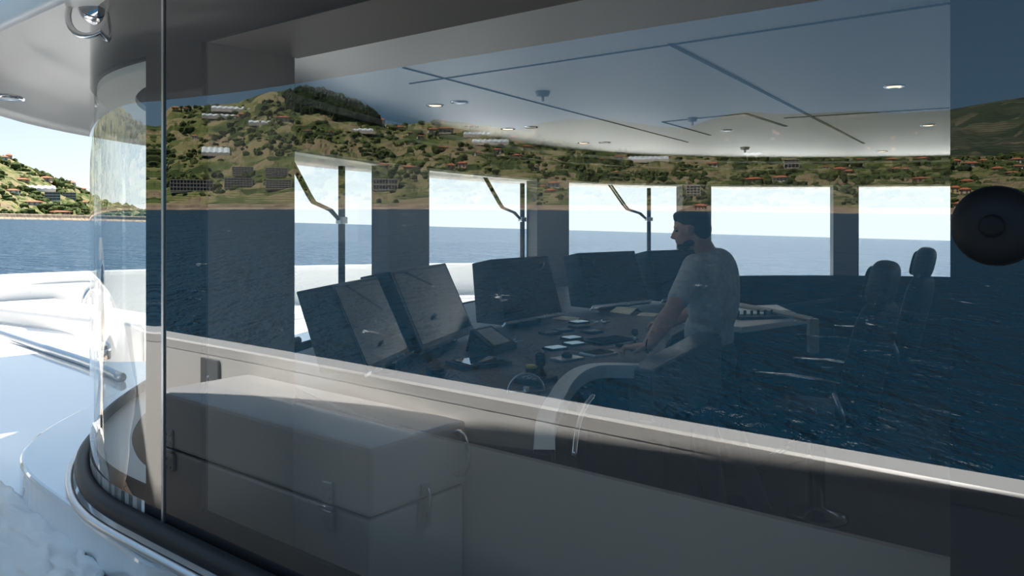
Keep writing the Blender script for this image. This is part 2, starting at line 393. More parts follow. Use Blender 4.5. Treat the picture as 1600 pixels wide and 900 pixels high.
# ---- bulwark around the walkway and the foredeck
bw = catmull([TL(t, L) for t, L in ((-5, 1.03), (-2, 1.03), (0, 1.03), (2, 1.03), (3.6, 1.03), (5.4, .95), (7.2, .5), (8.7, -.5), (9.3, -2.0), (8.9, -3.7), (8.0, -5.3))]+[Vector(p) for p in ((-.7, 10.35), (.40, 10.30), (.85, 9.95))], 10)
def wall_along(pts, prof, mb, closed=True):
    vs, fs = [], []; n = len(pts); K = len(prof)
    for i, p in enumerate(pts):
        t = (pts[min(i+1, n-1)]-pts[max(i-1, 0)]).normalized(); q = Vector((-t.y, t.x))
        for d, z in prof: vs.append((p.x+q.x*d, p.y+q.y*d, z))
    for i in range(n-1):
        for j in range(K): fs.append((i*K+j, i*K+(j+1) % K, (i+1)*K+(j+1) % K, (i+1)*K+j))
    fs += [tuple(range(K))[::-1], tuple(range((n-1)*K, n*K))]
    mb.add(vs, fs, False); return mb
o = wall_along(bw, [(0, DECK-.1), (0, -.635), (.11, -.635), (.11, DECK-.1)], MB()).build('wall_bulwark', WHITE); tag(o, kind='structure')
o = wall_along(bw, [(-.002, -.64), (-.006, -.60), (.0, -.592), (.10, -.590), (.112, -.60), (.112, -.64)], MB()).build('trim_12', WHITE); tag(o, kind='structure')

# ---- raised glossy ledge around the curved corner, stepping down to the foredeck
led1 = [off(S_J-.15, -.02), off(S_J-.02, .04), (-1.02, 2.08), (-1.27, 2.32), (-1.60, 2.65), (-1.78, 2.94), (-1.87, 3.35), (-1.88, 4.0), (-1.75, 5.0), (-1.5, 6.0)]
cur = catmull(led1, 8)
inn = [off(s, -.05) for s in srange(S_J-.15, s_near_pt(-1.06, 5.95))][::-1]
o = MB().prism([Vector(p) for p in cur]+inn, -1.2, -.835).build('trim_13', GLOSS_WHITE, None, bevel=.02, seg=3); tag(o, kind='structure')
led2 = catmull([off(S_J-.1, .0), (-1.07, 2.02), (-1.42, 2.36), (-1.92, 2.80), (-2.7, 3.5), (-3.6, 4.2), (-4.35, 5.3), (-4.4, 6.2), (-4.0, 6.3), (-2.6, 5.05+.3), (-1.5, 6.2)], 8)
o = MB().prism(led2+inn, DECK, -.955).build('trim_14', GLOSS_WHITE, None, bevel=.03, seg=3); tag(o, kind='structure')
rp = [px(-160, 468, -.93), px(-60, 500, -.93), px(0, 521, -.93), px(80, 548, -.93), px(140, 568, -.93), px(190, 590, -.93)]
o = MB().tube([tuple(p) for p in catmull([Vector(p) for p in rp], 6)], .028, 12).build('handrail', SATIN)
tag(o, 'round satin steel rail along the edge of the glossy white ledge on the foredeck', 'rail')
o = strip(MB(), s_far(600), S[-1]-5.8, 2.7, .08, DECK, -1.13).build('deck_bounce_strip', WHITE_MATT); tag(o, kind='structure')  # unseen white strip below the coaming, added to bounce sunlight onto the ceiling
o = MB().prism([TL(2.15, .0), TL(2.15, .585), TL(5.2, .585), TL(5.2, -.3), TL(3.4, -.1)], DECK, -1.18).build('deck_landing', TEAK); tag(o, kind='structure')
# foredeck surface in white between ledge and bulwark
o = MB().prism([(-9.5, 6.2), (-4.5, 5.9), (-3.0, 8.0), (-.6, 10.2), (-.2, 10.9), (-4.5, 9.3), (-7.2, 8.2)], DECK, DECK+.25).build('trim_15', WHITE_MATT); tag(o, kind='structure')

# ================================================================== THE SEA, THE COAST
TX, TY, EYE = -0.0275, -0.0135, 14.0     # the hull heels a little, so sea level is tilted against the cabin
def W(x, y, h): return (x, y, h-EYE+TX*x+TY*y)
def sea_mat():
    m = bpy.data.materials.new('choppy_sea'); m.use_nodes = True; n = m.node_tree.nodes; l = m.node_tree.links; b = n['Principled BSDF']
    b.inputs['Base Color'].default_value = (0.002, 0.031, 0.062, 1); b.inputs['Roughness'].default_value = 0.34; b.inputs['IOR'].default_value = 1.33
    tc = n.new('ShaderNodeTexCoord'); mp = n.new('ShaderNodeMapping'); mp.inputs['Rotation'].default_value = (0, 0, .35); mp.inputs['Scale'].default_value = (.55, 1.0, 1.0)
    l.new(tc.outputs['Object'], mp.inputs[0])
    prev = None
    for sc, st in ((.03, 7), (.10, 6), (.38, 2.6), (1.4, .7)):
        t = n.new('ShaderNodeTexNoise'); t.inputs['Scale'].default_value = sc; t.inputs['Detail'].default_value = 3; t.inputs['Roughness'].default_value = .6
        mu = n.new('ShaderNodeMath'); mu.operation = 'MULTIPLY'; mu.inputs[1].default_value = st
        l.new(mp.outputs[0], t.inputs[0]); l.new(t.outputs[0], mu.inputs[0])
        if prev is None: prev = mu.outputs[0]
        else:
            ad = n.new('ShaderNodeMath'); l.new(prev, ad.inputs[0]); l.new(mu.outputs[0], ad.inputs[1]); prev = ad.outputs[0]
    bp = n.new('ShaderNodeBump'); bp.inputs['Strength'].default_value = 1.0; bp.inputs['Distance'].default_value = 1.0
    l.new(prev, bp.inputs['Height']); l.new(bp.outputs[0], b.inputs['Normal'])
    # foam on the crests; the finer second fleck layer paints in sun glints
    t = n.new('ShaderNodeTexNoise'); t.inputs['Scale'].default_value = .09; t.inputs['Detail'].default_value = 9; t.inputs['Roughness'].default_value = .72
    l.new(mp.outputs[0], t.inputs[0])
    r = n.new('ShaderNodeMapRange'); r.inputs[1].default_value = .655; r.inputs[2].default_value = .71; l.new(t.outputs[0], r.inputs[0])
    mx = n.new('ShaderNodeMix'); mx.data_type = 'RGBA'; mx.inputs[6].default_value = (0.002, 0.031, 0.062, 1); mx.inputs[7].default_value = (.8, .85, .88, 1)
    t2 = n.new('ShaderNodeTexNoise'); t2.inputs['Scale'].default_value = .35; t2.inputs['Detail'].default_value = 5; t2.inputs['Roughness'].default_value = .65
    l.new(mp.outputs[0], t2.inputs[0]); r2 = n.new('ShaderNodeMapRange'); r2.inputs[1].default_value = .70; r2.inputs[2].default_value = .74; l.new(t2.outputs[0], r2.inputs[0])
    mxx = n.new('ShaderNodeMath'); mxx.operation = 'MAXIMUM'; l.new(r.outputs[0], mxx.inputs[0]); l.new(r2.outputs[0], mxx.inputs[1])
    l.new(mxx.outputs[0], mx.inputs[0]); l.new(mx.outputs[2], b.inputs['Base Color'])
    m2 = n.new('ShaderNodeMapRange'); m2.inputs[3].default_value = .34; m2.inputs[4].default_value = .8; l.new(r.outputs[0], m2.inputs[0]); l.new(m2.outputs[0], b.inputs['Roughness'])
    return m
R_ = 45000
o = MB().add([W(-R_, -R_, 0), W(R_, -R_, 0), W(R_, R_, 0), W(-R_, R_, 0)], [(0, 1, 2, 3)]).build('sea', sea_mat()); tag(o, kind='structure')

def vdir(x, y):
    """azimuth (deg left of straight ahead) and slope over the sea horizon of what the side glass mirrors at pixel x, y"""
    v = Vector(((x-800)/F, 1.0)); z = (H0-y)/F
    r = v - NO*2*v.dot(NO); L = r.length; d = r/L
    return math.degrees(math.atan2(-d.x, d.y)), z/L-(TX*d.x+TY*d.y)
def ddir(x, y):
    v = Vector(((x-800)/F, 1.0)); z = (H0-y)/F; L = v.length; d = v/L
    return math.degrees(math.atan2(-d.x, d.y)), z/L-(TX*d.x+TY*d.y)
near_sil = [(22.0, .002), (24.5, .006)] + [ddir(x, y) for x, y in ((150, 309), (115, 291), (75, 272), (35, 256), (0, 241))] + [(40, .085), (52, .10), (66, .115)] + \
    [vdir(x, y) for x, y in ((228, 200), (250, 182), (265, 166), (300, 166), (330, 165), (370, 160), (400, 148), (440, 142), (500, 152), (545, 166), (590, 190), (620, 196), (660, 190), (700, 190), (760, 197), (830, 208), (900, 224), (1000, 241), (1200, 247), (1400, 245), (1600, 244), (1780, 246), (2100, 246))]
near_sil.sort()
far_sil = sorted([vdir(x, y) for x, y in ((760, 225), (800, 208), (839, 193), (890, 186), (960, 187), (1030, 198), (1075, 200), (1110, 186), (1160, 173), (1220, 178), (1290, 176), (1340, 173), (1400, 177), (1480, 172), (1540, 161), (1600, 152), (1700, 148), (2100, 150))])
shore = [(20, 3600), (27.3, 3400), (32.4, 2900), (50, 1700), (66, 1150), (79, 913), (105, 680), (126, 545), (140, 536), (160, 540)]
ridge = [(20, 4300), (27, 4300), (32.4, 4300), (50, 2900), (66, 1900), (79, 1500), (100, 1300), (112, 1250), (130, 1200), (160, 1200)]
def itp(tab, a):
    return float(np.interp(a, [p[0] for p in tab], [p[1] for p in tab]))
def near_r(a, k): return itp(shore, a)+(itp(ridge, a)-itp(shore, a))*k
def near_h(a, k):
    r0 = itp(shore, a); r = near_r(a, k); m0 = -EYE/r0; m1 = itp(near_sil, a)
    return r*(m0+(m1-m0)*k**0.85)+EYE
def k_for(a, m):
    r0 = itp(shore, a); m0 = -EYE/r0; m1 = itp(near_sil, a)
    return max(0.0, (m-m0)/(m1-m0))**(1/0.85)
def P3(a, r, h):
    x, y = -math.sin(math.radians(a))*r, math.cos(math.radians(a))*r; return W(x, y, h)

def land_mat(name, cols, sc):
    m = bpy.data.materials.new(name); m.use_nodes = True; n = m.node_tree.nodes; l = m.node_tree.links; b = n['Principled BSDF']
    b.inputs['Roughness'].default_value = .95; b.inputs['Specular IOR Level'].default_value = .1
    tc = n.new('ShaderNodeTexCoord')
    t = n.new('ShaderNodeTexNoise'); t.inputs['Scale'].default_value = sc; t.inputs['Detail'].default_value = 8; t.inputs['Roughness'].default_value = .68
    v = n.new('ShaderNodeTexVoronoi'); v.inputs['Scale'].default_value = sc*1.6
    l.new(tc.outputs['Object'], t.inputs[0]); l.new(tc.outputs['Object'], v.inputs[0])
    ad = n.new('ShaderNodeMix'); ad.data_type = 'FLOAT'; ad.inputs[0].default_value = .35
    sx = n.new('ShaderNodeSeparateColor'); l.new(v.outputs['Color'], sx.inputs[0])
    l.new(t.outputs[0], ad.inputs[2]); l.new(sx.outputs[0], ad.inputs[3])
    wv = n.new('ShaderNodeTexWave'); wv.wave_type = 'BANDS'; wv.bands_direction = 'Z'; wv.inputs['Scale'].default_value = sc*6; wv.inputs['Distortion'].default_value = 6; wv.inputs['Detail'].default_value = 3; wv.inputs['Detail Scale'].default_value = .3
    l.new(tc.outputs['Object'], wv.inputs[0])
    ma = n.new('ShaderNodeMath'); ma.operation = 'MULTIPLY_ADD'; ma.inputs[1].default_value = .16; l.new(wv.outputs['Fac'], ma.inputs[0])
    sb_ = n.new('ShaderNodeMath'); sb_.operation = 'SUBTRACT'; sb_.inputs[1].default_value = .08; l.new(ad.outputs[0], sb_.inputs[0]); l.new(sb_.outputs[0], ma.inputs[2])
    cr = n.new('ShaderNodeValToRGB'); e = cr.color_ramp.elements
    e[0].position = cols[0][0]; e[0].color = (*cols[0][1], 1); e[1].position = cols[-1][0]; e[1].color = (*cols[-1][1], 1)
    for p, c in cols[1:-1]:
        q = e.new(p); q.color = (*c, 1)
    l.new(ma.outputs[0], cr.inputs[0]); l.new(cr.outputs[0], b.inputs['Base Color'])
    return m
LAND = land_mat('terraced_hillside', [(.26, (.022, .035, .012)), (.40, (.055, .075, .02)), (.48, (.10, .12, .035)), (.56, (.17, .155, .065)), (.64, (.24, .19, .11)), (.74, (.16, .12, .075))], .022)
FARLAND = land_mat('distant_mountain', [(.3, (.022, .034, .02)), (.5, (.04, .05, .026)), (.66, (.075, .075, .045)), (.75, (.12, .10, .07))], .004)
BEACH = mat('beach_sand', (.30, .23, .15), .9, vary=(.08, (.17, .12, .08), .4, .6))
vs, fs = [], []; AZ = np.arange(22.2, 156, .16); KK = list(np.linspace(0, 1, 46))+[1.05, 1.2, 1.5]
for a in AZ:
    for k in KK:
        r = near_r(a, k); h = near_h(a, min(k, 1.0))
        if k > 1: h = h-(k-1)*120
        if k > 0:
            sc_ = (r/1000.0)
            nz = noise.noise(Vector((a*.9, k*9, 1.3)))*5+noise.noise(Vector((a*3.1, k*22, 4.3)))*2.6
            h += nz*sc_*min(1, k*6)*(1 if k < .96 else .35)
            if .05 < k < .95:
                stp = 5.0*sc_; q = h/stp; fr_ = q-math.floor(q); h = (math.floor(q)+min(1, fr_*2.2))*stp*.6+h*.4    # terraces
        else: h = -1.0
        vs.append(P3(a, r, h))
K = len(KK)
for i in range(len(AZ)-1):
    for j in range(K-1): fs.append((i*K+j, i*K+j+1, (i+1)*K+j+1, (i+1)*K+j))
o = MB().add(vs, fs, False).build('coastal_hillside', LAND); tag(o, kind='structure')
vs, fs = [], []; AZ2 = np.arange(far_sil[0][0], 156, .22); KK2 = np.linspace(0, 1.25, 26)
for a in AZ2:
    m1 = itp(far_sil, a)
    for k in KK2:
        r = 2200+2600*k; h = r*(m1*min(k, 1)**.8)+EYE
        if k > 1: h -= (k-1)*1500
        else: h += (noise.noise(Vector((a*.35, k*5, 9)))*60+noise.noise(Vector((a*1.3, k*12, 2)))*22)*min(1, (1-k)*6)*min(1, k*4)
        vs.append(P3(a, r, h-30*(k < .02)))
K = len(KK2)
for i in range(len(AZ2)-1):
    for j in range(K-1): fs.append((i*K+j, i*K+j+1, (i+1)*K+j+1, (i+1)*K+j))
o = MB().add(vs, fs, True).build('distant_mountains', FARLAND); tag(o, kind='structure')
# beach and sea wall
vs, fs = [], []
BP = [(-10, -.4), (0, 1.0), (8, 1.6), (9, 3.8), (16, 4.2), (18, 2)]
for a in AZ:
    for dr, h in BP: vs.append(P3(a, itp(shore, a)+dr, h*itp(shore, a)/700.0+noise.noise(Vector((a*4, dr, 0)))*.4))
K = len(BP)
for i in range(len(AZ)-1):
    for j in range(K-1): fs.append((i*K+j, i*K+j+1, (i+1)*K+j+1, (i+1)*K+j))
o = MB().add(vs, fs, False).build('beach_and_sea_wall', BEACH); tag(o, kind='structure')

# woodland and scrub: nobody could count it
ico = bmesh.new(); bmesh.ops.create_icosphere(ico, subdivisions=1, radius=1.0)
ICO_V = np.array([v.co[:] for v in ico.verts]); ICO_F = np.array([[v.index for v in f.verts] for f in ico.faces]); ico.free()
def blobs(name, spots, m, label, cat):
    V, Fc = [], []; n = 0
    for (x, y, z, rr, hh) in spots:
        j = 1+(np.random.rand(len(ICO_V), 1)-.5)*.5
        V.append(ICO_V*j*np.array([rr, rr, hh])+np.array([x, y, z+hh*.55])); Fc.append(ICO_F+n); n += len(ICO_V)
    V = np.concatenate(V); Fc = np.concatenate(Fc)
    me = bpy.data.meshes.new(name); me.from_pydata(V.tolist(), [], Fc.tolist()); me.materials.append(m); me.update()
    o = bpy.data.objects.new(name, me); COL.objects.link(o); tag(o, label, cat, kind='stuff'); return o
np.random.seed(3)
TREE = mat('tree_foliage', (.028, .045, .014), .95, spec=.1, vary=(.12, (.075, .09, .026), .4, .6))
PINE = mat('dark_pine_foliage', (.008, .014, .006), .95, spec=.1, vary=(.2, (.035, .05, .018), .4, .62))
sp = []
for _ in range(17000):
    a = random.uniform(24, 150); k = random.random()**.9
    if k > .985 or k < .035: continue
    if noise.noise(Vector((a*.8, k*7, 6.6)))+.35*noise.noise(Vector((a*4, k*25, 1))) < -.02: continue
    r = near_r(a, k); z = P3(a, r, near_h(a, k)); f_ = r/1000.0
    rr = (1.3+3.2*random.random()**2)*f_; sp.append((*z, rr*1.15, rr))
blobs('woodland_scrub', sp, TREE, 'dark green trees and scrub scattered over the terraced coastal hillside', 'trees')
sp = []
for _ in range(1100):
    x = random.uniform(447, 590); top = float(np.interp(x, [447, 470, 500, 540, 560, 590], [150, 145, 146, 158, 170, 190])); y = random.uniform(top+2, top+float(np.interp(x, [447, 470, 540, 590], [22, 36, 34, 8])))
    a, m = vdir(x, y); k = min(k_for(a, m), 1.0); r = near_r(a, k); z = P3(a, r, near_h(a, k)); q_ = random.uniform(2.6, 6); sp.append((z[0], z[1], z[2]+random.uniform(0, 7), q_, q_*1.5))
blobs('pine_wood', sp, PINE, 'dense dark pine wood crowning the hilltop mirrored in the side window', 'trees')

# houses
WALLC = [mat('cream_render', (.62, .54, .42), .9), mat('white_render', (.72, .70, .66), .9), mat('pink_render', (.62, .40, .30), .9), mat('ochre_render', (.55, .40, .18), .9)]
ROOFC = mat('terracotta_tiles', (.42, .13, .06), .9); ROOFG = mat('greenhouse_sheeting', (.62, .66, .66), .35); SLAB = mat('pale_balcony_slab', (.66, .58, .50), .9); WIN = mat('dark_house_window', (.07, .08, .09), .4)
def spot(x, y, direct=False):
    a, m = (ddir if direct else vdir)(x, y); k = min(k_for(a, m), 1.0); r = near_r(a, k); return a, r, Vector(P3(a, r, near_h(a, k)))
def facing(a): return math.radians(a)
def villa(x, y, wpx, hpx, wall, label, group, direct=False, storeys=2):
    a, r, p = spot(x, y+hpx*.4, direct); q = r/F/1.08
    wd, hg = wpx*q, hpx*q; t = empty('hillside_house', p, facing(a)+random.uniform(-.4, .4)); tag(t, label, 'house', group)
    MB().box((0, 0, hg*.3), (wd, wd*.7, hg*1.0)).build('walls', wall, t, local=True)
    rb = MB(); e = .12*wd
    rb.add([(-wd/2-e, -wd*.35-e, hg*.8), (wd/2+e, -wd*.35-e, hg*.8), (wd/2+e, wd*.35+e, hg*.8), (-wd/2-e, wd*.35+e, hg*.8), (-wd*.22, 0, hg*1.12), (wd*.22, 0, hg*1.12)],
           [(3, 2, 1, 0), (0, 1, 5, 4), (1, 2, 5), (2, 3, 4, 5), (3, 0, 4)]).build('roof', ROOFC, t, local=True)
    n_ = min(4, max(2, int(wpx/6)))
    for i in range(n_):
        for j in range(storeys): MB().box((-wd/2+(i+.5)*wd/n_, -wd*.355, hg*(.12+.62*j/storeys+.05)), (wd/n_*.4, .3, hg*.2)).build('window', WIN, t, local=True)
def block(x, y, wpx, hpx, label, wall, direct=False, fl=4):
    a, r, p = spot(x, y+hpx*.5, direct); q = r/F/1.08; wd, hg = wpx*q, hpx*q
    t = empty('apartment_block', p, facing(a)); tag(t, label, 'building', 'seafront apartment blocks')
    MB().box((0, 0, hg*.4), (wd, wd*.4, hg*1.2)).build('walls', wall, t, local=True)
    sb = MB(); wb = MB(); nb = max(4, int(wpx/4.5))
    for j in range(fl+1): sb.box((0, -wd*.2-1.2, hg*j/fl), (wd*1.02, 3.2, .5))
    for i in range(nb+1): sb.box((-wd/2+i*wd/nb, -wd*.2-1.2, hg*.5), (.5, 3.0, hg))
    for j in range(fl): MB().box((0, -wd*.2-.1, hg*(j+.5)/fl), (wd*.97, .4, hg/fl*.7)).build('window_band', WIN, t, local=True)
    sb.build('balcony_grid', SLAB, t, local=True)
def greenhouse(x, y, wpx, hpx, label, direct=False):
    a, r, p = spot(x, y+hpx*.5, direct); q = r/F/1.08; wd = wpx*q; dp = hpx*q*3.0; n_ = max(2, int(wpx/8)); h = 3.0*r/1100
    t = empty('greenhouse', p, facing(a)); tag(t, label, 'greenhouse', None)
    wl = MB(); rf = MB(); sl = hpx*q*.75
    for i in range(n_):
        x0, x1 = -wd/2+i*wd/n_, -wd/2+(i+1)*wd/n_; xm = (x0+x1)/2
        rf.add([(x0, -dp/2, h), (xm, -dp/2, h*1.4), (x1, -dp/2, h), (x0, dp/2, h+sl), (xm, dp/2, h*1.4+sl), (x1, dp/2, h+sl)], [(0, 1, 4, 3), (1, 2, 5, 4), (0, 2, 1), (3, 4, 5)])
    wl.box((0, 0, h*.5-.5), (wd, dp, h+1)); wl.build('walls', SLAB, t, local=True); rf.build('glass_roof', ROOFG, t, local=True)
ORD = ['leftmost', 'second from left', 'third from left', 'fourth from left', 'fifth from left', 'sixth from left', 'seventh from left', 'eighth from left', 'ninth from left', 'tenth from left', 'eleventh from left', 'twelfth from left', 'thirteenth from left', 'fourteenth from left', 'fifteenth from left', 'rightmost']
WN = ['cream', 'white', 'pinkish', 'ochre']
def villas(lst, desc, group, direct=False):
    lst = sorted(lst)
    for i, (x, y, wp, hp) in enumerate(lst):
        k = random.randrange(4); o_ = 'rightmost' if i == len(lst)-1 else ORD[i]
        villa(x, y, wp, hp, WALLC[k], '%s villa, %s of those %s' % (WN[k], o_, desc), group, direct)
block(297, 290, 62, 17, 'long apartment block with bluish window bands, mirrored low on the hill at far left', WALLC[1], fl=3)
block(377, 267, 32, 12, 'upper left of four balconied blocks stepped up the mirrored hillside', WALLC[0])
block(370, 286, 42, 15, 'lower left of four balconied blocks stepped up the mirrored hillside', WALLC[0])
block(430, 269, 34, 13, 'upper right of four balconied blocks stepped up the mirrored hillside', WALLC[0])
block(433, 288, 40, 14, 'lower right of four balconied blocks stepped up the mirrored hillside', WALLC[0])
block(600, 288, 40, 18, 'white arched building with flat front mirrored on the first thick pillar', WALLC[1], fl=2)
block(1082, 298, 22, 18, 'white four storey building mirrored right above the standing man', WALLC[1], fl=4)
block(1236, 256, 22, 14, 'large cream villa block mirrored above the third front window', WALLC[0], fl=2)
block(82, 307, 20, 12, 'left of two pale blocks on the coast seen past the cabin corner', WALLC[1], True, 3)
block(108, 307, 18, 11, 'right of two pale blocks on the coast seen past the cabin corner', WALLC[0], True, 3)
for (x, y, wp, hp, lb, dr) in [(365, 171, 70, 9, 'long white greenhouse row highest on the mirrored hill', False), (345, 183, 60, 6, 'second greenhouse row just below the highest row on the mirrored hill', False),
        (335, 236, 42, 16, 'white sheeted greenhouse low on the mirrored hill left of the jamb line', False), (405, 193, 36, 7, 'small greenhouse on the terrace below the pine wood', False),
        (745, 211, 48, 7, 'bright white greenhouse mirrored above the second front window', False), (765, 222, 62, 9, 'grey greenhouse terrace under the bright white greenhouse', False),
        (1012, 249, 66, 9, 'broad grey greenhouse mirrored above the third wiper', False), (1175, 222, 30, 5, 'white greenhouse on the far slope in the pale ceiling area', False),
        (50, 296, 60, 6, 'white greenhouse on the coast seen past the cabin corner', True), (560, 205, 46, 7, 'greenhouse right of the pine wood on the shoulder of the hill', False)]: greenhouse(x, y, wp, hp, lb, dr)
villas([(441, 187, 22, 9), (378, 181, 12, 7), (370, 184, 10, 6), (478, 206, 14, 5), (515, 208, 10, 5), (272, 170, 9, 5), (288, 171, 9, 5), (302, 214, 8, 5)], 'mirrored below the hilltop', 'villas below the hilltop')
villas([(596, 188, 8, 6), (624, 201, 16, 7), (674, 205, 14, 8), (695, 204, 22, 9), (690, 190, 9, 5), (734, 199, 8, 6), (640, 209, 10, 5), (655, 214, 10, 5)], 'on the ridge right of the pine wood', 'houses on the ridge')
villas([(800, 217, 12, 8), (822, 231, 18, 7), (775, 236, 16, 7), (806, 245, 14, 7), (703, 261, 14, 9), (721, 258, 14, 9), (637, 264, 18, 9), (596, 260, 16, 8), (690, 232, 18, 6), (745, 240, 10, 6), (832, 206, 9, 6)], 'mirrored above the second front window', 'villas over the second window')
villas([(863, 289, 20, 9), (858, 300, 16, 8), (846, 293, 10, 7)], 'mirrored on the second thick pillar', 'villas on the second pillar')
villas([(960, 271, 12, 6), (964, 247, 14, 6), (940, 250, 10, 5), (1113, 258, 16, 7), (1093, 324, 18, 8), (1177, 283, 26, 9), (1219, 281, 24, 10), (1160, 284, 12, 6), (1311, 267, 20, 8), (1325, 270, 12, 7), (1403, 267, 24, 8), (1440, 250, 18, 6), (1440, 281, 26, 6), (1390, 251, 12, 6), (1345, 251, 12, 6), (1290, 262, 10, 5)], 'mirrored above the right front windows', 'villas over the right windows')
villas([(1494, 254, 10, 7), (1517, 258, 16, 7), (1537, 253, 12, 6), (1558, 266, 14, 7), (1581, 273, 16, 7), (1589, 252, 14, 7), (1492, 297, 12, 9), (1507, 300, 14, 9), (1500, 322, 18, 9), (1510, 286, 14, 8), (1530, 310, 12, 7), (1590, 262, 12, 6)], 'in the black border at right', 'houses in the black border')
villas([(5, 248, 10, 6), (14, 246, 7, 7), (72, 281, 14, 7), (110, 288, 12, 6), (35, 283, 16, 6), (52, 318, 20, 6), (92, 333, 26, 5), (130, 318, 10, 6), (20, 300, 14, 6), (128, 297, 10, 5)], 'seen directly at the left edge', 'houses on the direct coast', True)
# hamlet on the far mountain
mh = sorted((random.uniform(1060, 1480), random.uniform(205, 238)) for _ in range(16))
for i, (x, y) in enumerate(mh):
    a, m = vdir(x, y); m1 = itp(far_sil, a); k = max(.02, m/m1)**1.25; r = 2200+2600*k
    p = Vector(P3(a, r, r*m+EYE+4)); t = empty('mountain_house', p, facing(a)); tag(t, 'tiny pale mountain house, %s of those faintly mirrored over the ceiling' % ORD[i], 'house', 'houses on the distant mountain')
    s_ = random.uniform(8, 18)
    MB().box((0, 0, 3), (s_, s_*.6, 10)).build('walls', random.choice(WALLC), t, local=True)
    MB().box((0, 0, 9.3), (s_*1.1, s_*.7, 2.6), taper=.5).build('roof', ROOFC, t, local=True)

# ================================================================== ON THE SIDE DECK (seen in the glass)
def bx_tl(mb, t0, t1, L0, L1, z0, z1): mb.prism([TL(t0, L0), TL(t1, L0), TL(t1, L1), TL(t0, L1)], z0, z1); return mb
ch = empty('deck_chest', TL(2.45, .8, DECK)); tag(ch, 'large white deck chest with closed lid, mirrored standing against the bulwark', 'chest')
bx_tl(MB(), 1.85, 3.12, .60, 1.015, DECK, -.905).build('body', CHEST_WHITE, ch, bevel=.012)
bx_tl(MB(), 1.84, 3.13, .592, 1.02, -.897, -.685).build('lid', CHEST_WHITE, ch, bevel=.014)
bx_tl(MB(), 1.86, 3.11, .61, 1.01, -.906, -.896).build('seal', RUBBER, ch)
MH = Matrix(((U.x, NO.x, 0), (U.y, NO.y, 0), (0, 0, 1)))   # local x forward, y outboard
def hinge(t):
    m_ = MB(); bx_tl(m_, t-.025, t+.025, .582, .594, -.89, -.82); bx_tl(m_, t-.025, t+.025, .584, .602, -.98, -.91)
    h = m_.build('hinge', SATIN, ch, bevel=.006)
    m_ = MB().tube([TL(t-.03, .582, -.90), TL(t+.03, .582, -.90)], .007, 10)
    for zz in (-.87, -.84, -.935, -.965):
        for dt in (-.015, .015): m_.sq(TL(t+dt, .583, zz), (.008, .006, .008))
    m_.build('pin', CHROME, h)
hinge(2.03); hinge(3.0)
m_ = MB(); bx_tl(m_, 1.828, 1.845, .80, .84, -.885, -.845); bx_tl(m_, 1.832, 1.852, .795, .845, -.99, -.90)
lt = m_.build('latch', SATIN, ch, bevel=.004)
MB().tube([TL(1.825, .82, -.86), TL(1.815, .82, -.885), TL(1.82, .82, -.93), TL(1.83, .82, -.95)], .006, 8).build('lever', CHROME, lt)
hd = MB(); hd.tube([TL(1.84, .97, -.715), TL(1.81, .97, -.722), TL(1.79, .97, -.75), TL(1.785, .97, -.785), TL(1.79, .97, -.82), TL(1.81, .97, -.848), TL(1.84, .97, -.855)], .010, 10)
for zz in (-.715, -.855): hd.lathe(TL(1.838, .97, zz), [(.018, 0), (.018, .006), (.01, .01)], 14, Matrix(((0, 0, -U.x), (0, 0, -U.y), (1, 0, 0))).to_3x3() if False else None)
hd.build('handle', CHROME, ch)
# recessed locker plate and cleat on the bulwark
rc = empty('bulwark_locker', TL(3.45, 1.03, -.75)); tag(rc, 'small grey recessed locker plate with steel hook on the mirrored bulwark', 'locker')
bx_tl(MB(), 3.38, 3.53, 1.016, 1.03, -.80, -.655).build('plate', GREYP, rc, bevel=.005)
MB().tube([TL(3.40, 1.015, -.78), TL(3.40, .99, -.77), TL(3.40, .985, -.74), TL(3.42, .985, -.72)], .008, 8).build('hook', CHROME, rc)
# sheeted gear, hose drum forward of the chest
def sheet_blob(name, c, size, seed, label, cat, M=None, e=3.2, amp=.06, mate=None):
    mb = MB().sq((0, 0, 0), size, e, None, 56, 40); vv = []
    for p in mb.v:
        P = Vector(p); n_ = noise.noise_vector(P*3.2+Vector((seed, 0, 0)))*amp+noise.noise_vector(P*9+Vector((0, seed, 0)))*amp*.35
        P = P+n_; vv.append(tuple((M or Matrix.Identity(3)) @ P+Vector(c)))
    mb.v = vv; o = mb.build(name, mate or TARP); tag(o, label, cat); return o
sheet_blob('covered_deck_gear', TL(3.82, .335, -.80), (1.0, .54, .78), 3, 'tall crumpled white sheet over deck gear, mirrored beside the chest', 'cover', MH)
sheet_blob('plastic_sheet_bundle', TL(4.80, .40, -.94), (.8, .5, .5), 8, 'lower crumpled white sheet behind the tall one, mirrored in the curved pane', 'cover', MH)
hr = empty('hose_drum', TL(5.6, .62, DECK)); tag(hr, 'round white hose drum on the mirrored walkway beyond the sheets', 'drum')
Mx = Matrix(((NO.x, 0, U.x), (NO.y, 0, U.y), (0, 1, 0)))
MB().lathe(TL(5.6, .62, -.86), [(.20, -.09), (.24, -.09), (.25, -.05), (.16, -.04), (.16, .04), (.25, .05), (.24, .09), (.20, .09)], 32, Mx).build('drum', WHITE, hr)
MB().lathe(TL(5.6, .62, -.86), [(.16, -.035), (.20, -.03), (.20, .03), (.16, .035)], 32, Mx).build('hose', RUBBER, hr)
MB().box(TL(5.6, .62, -1.38), (.12, .25, .68), rz=math.atan2(U.y, U.x)).build('stand', WHITE, hr, bevel=.01)
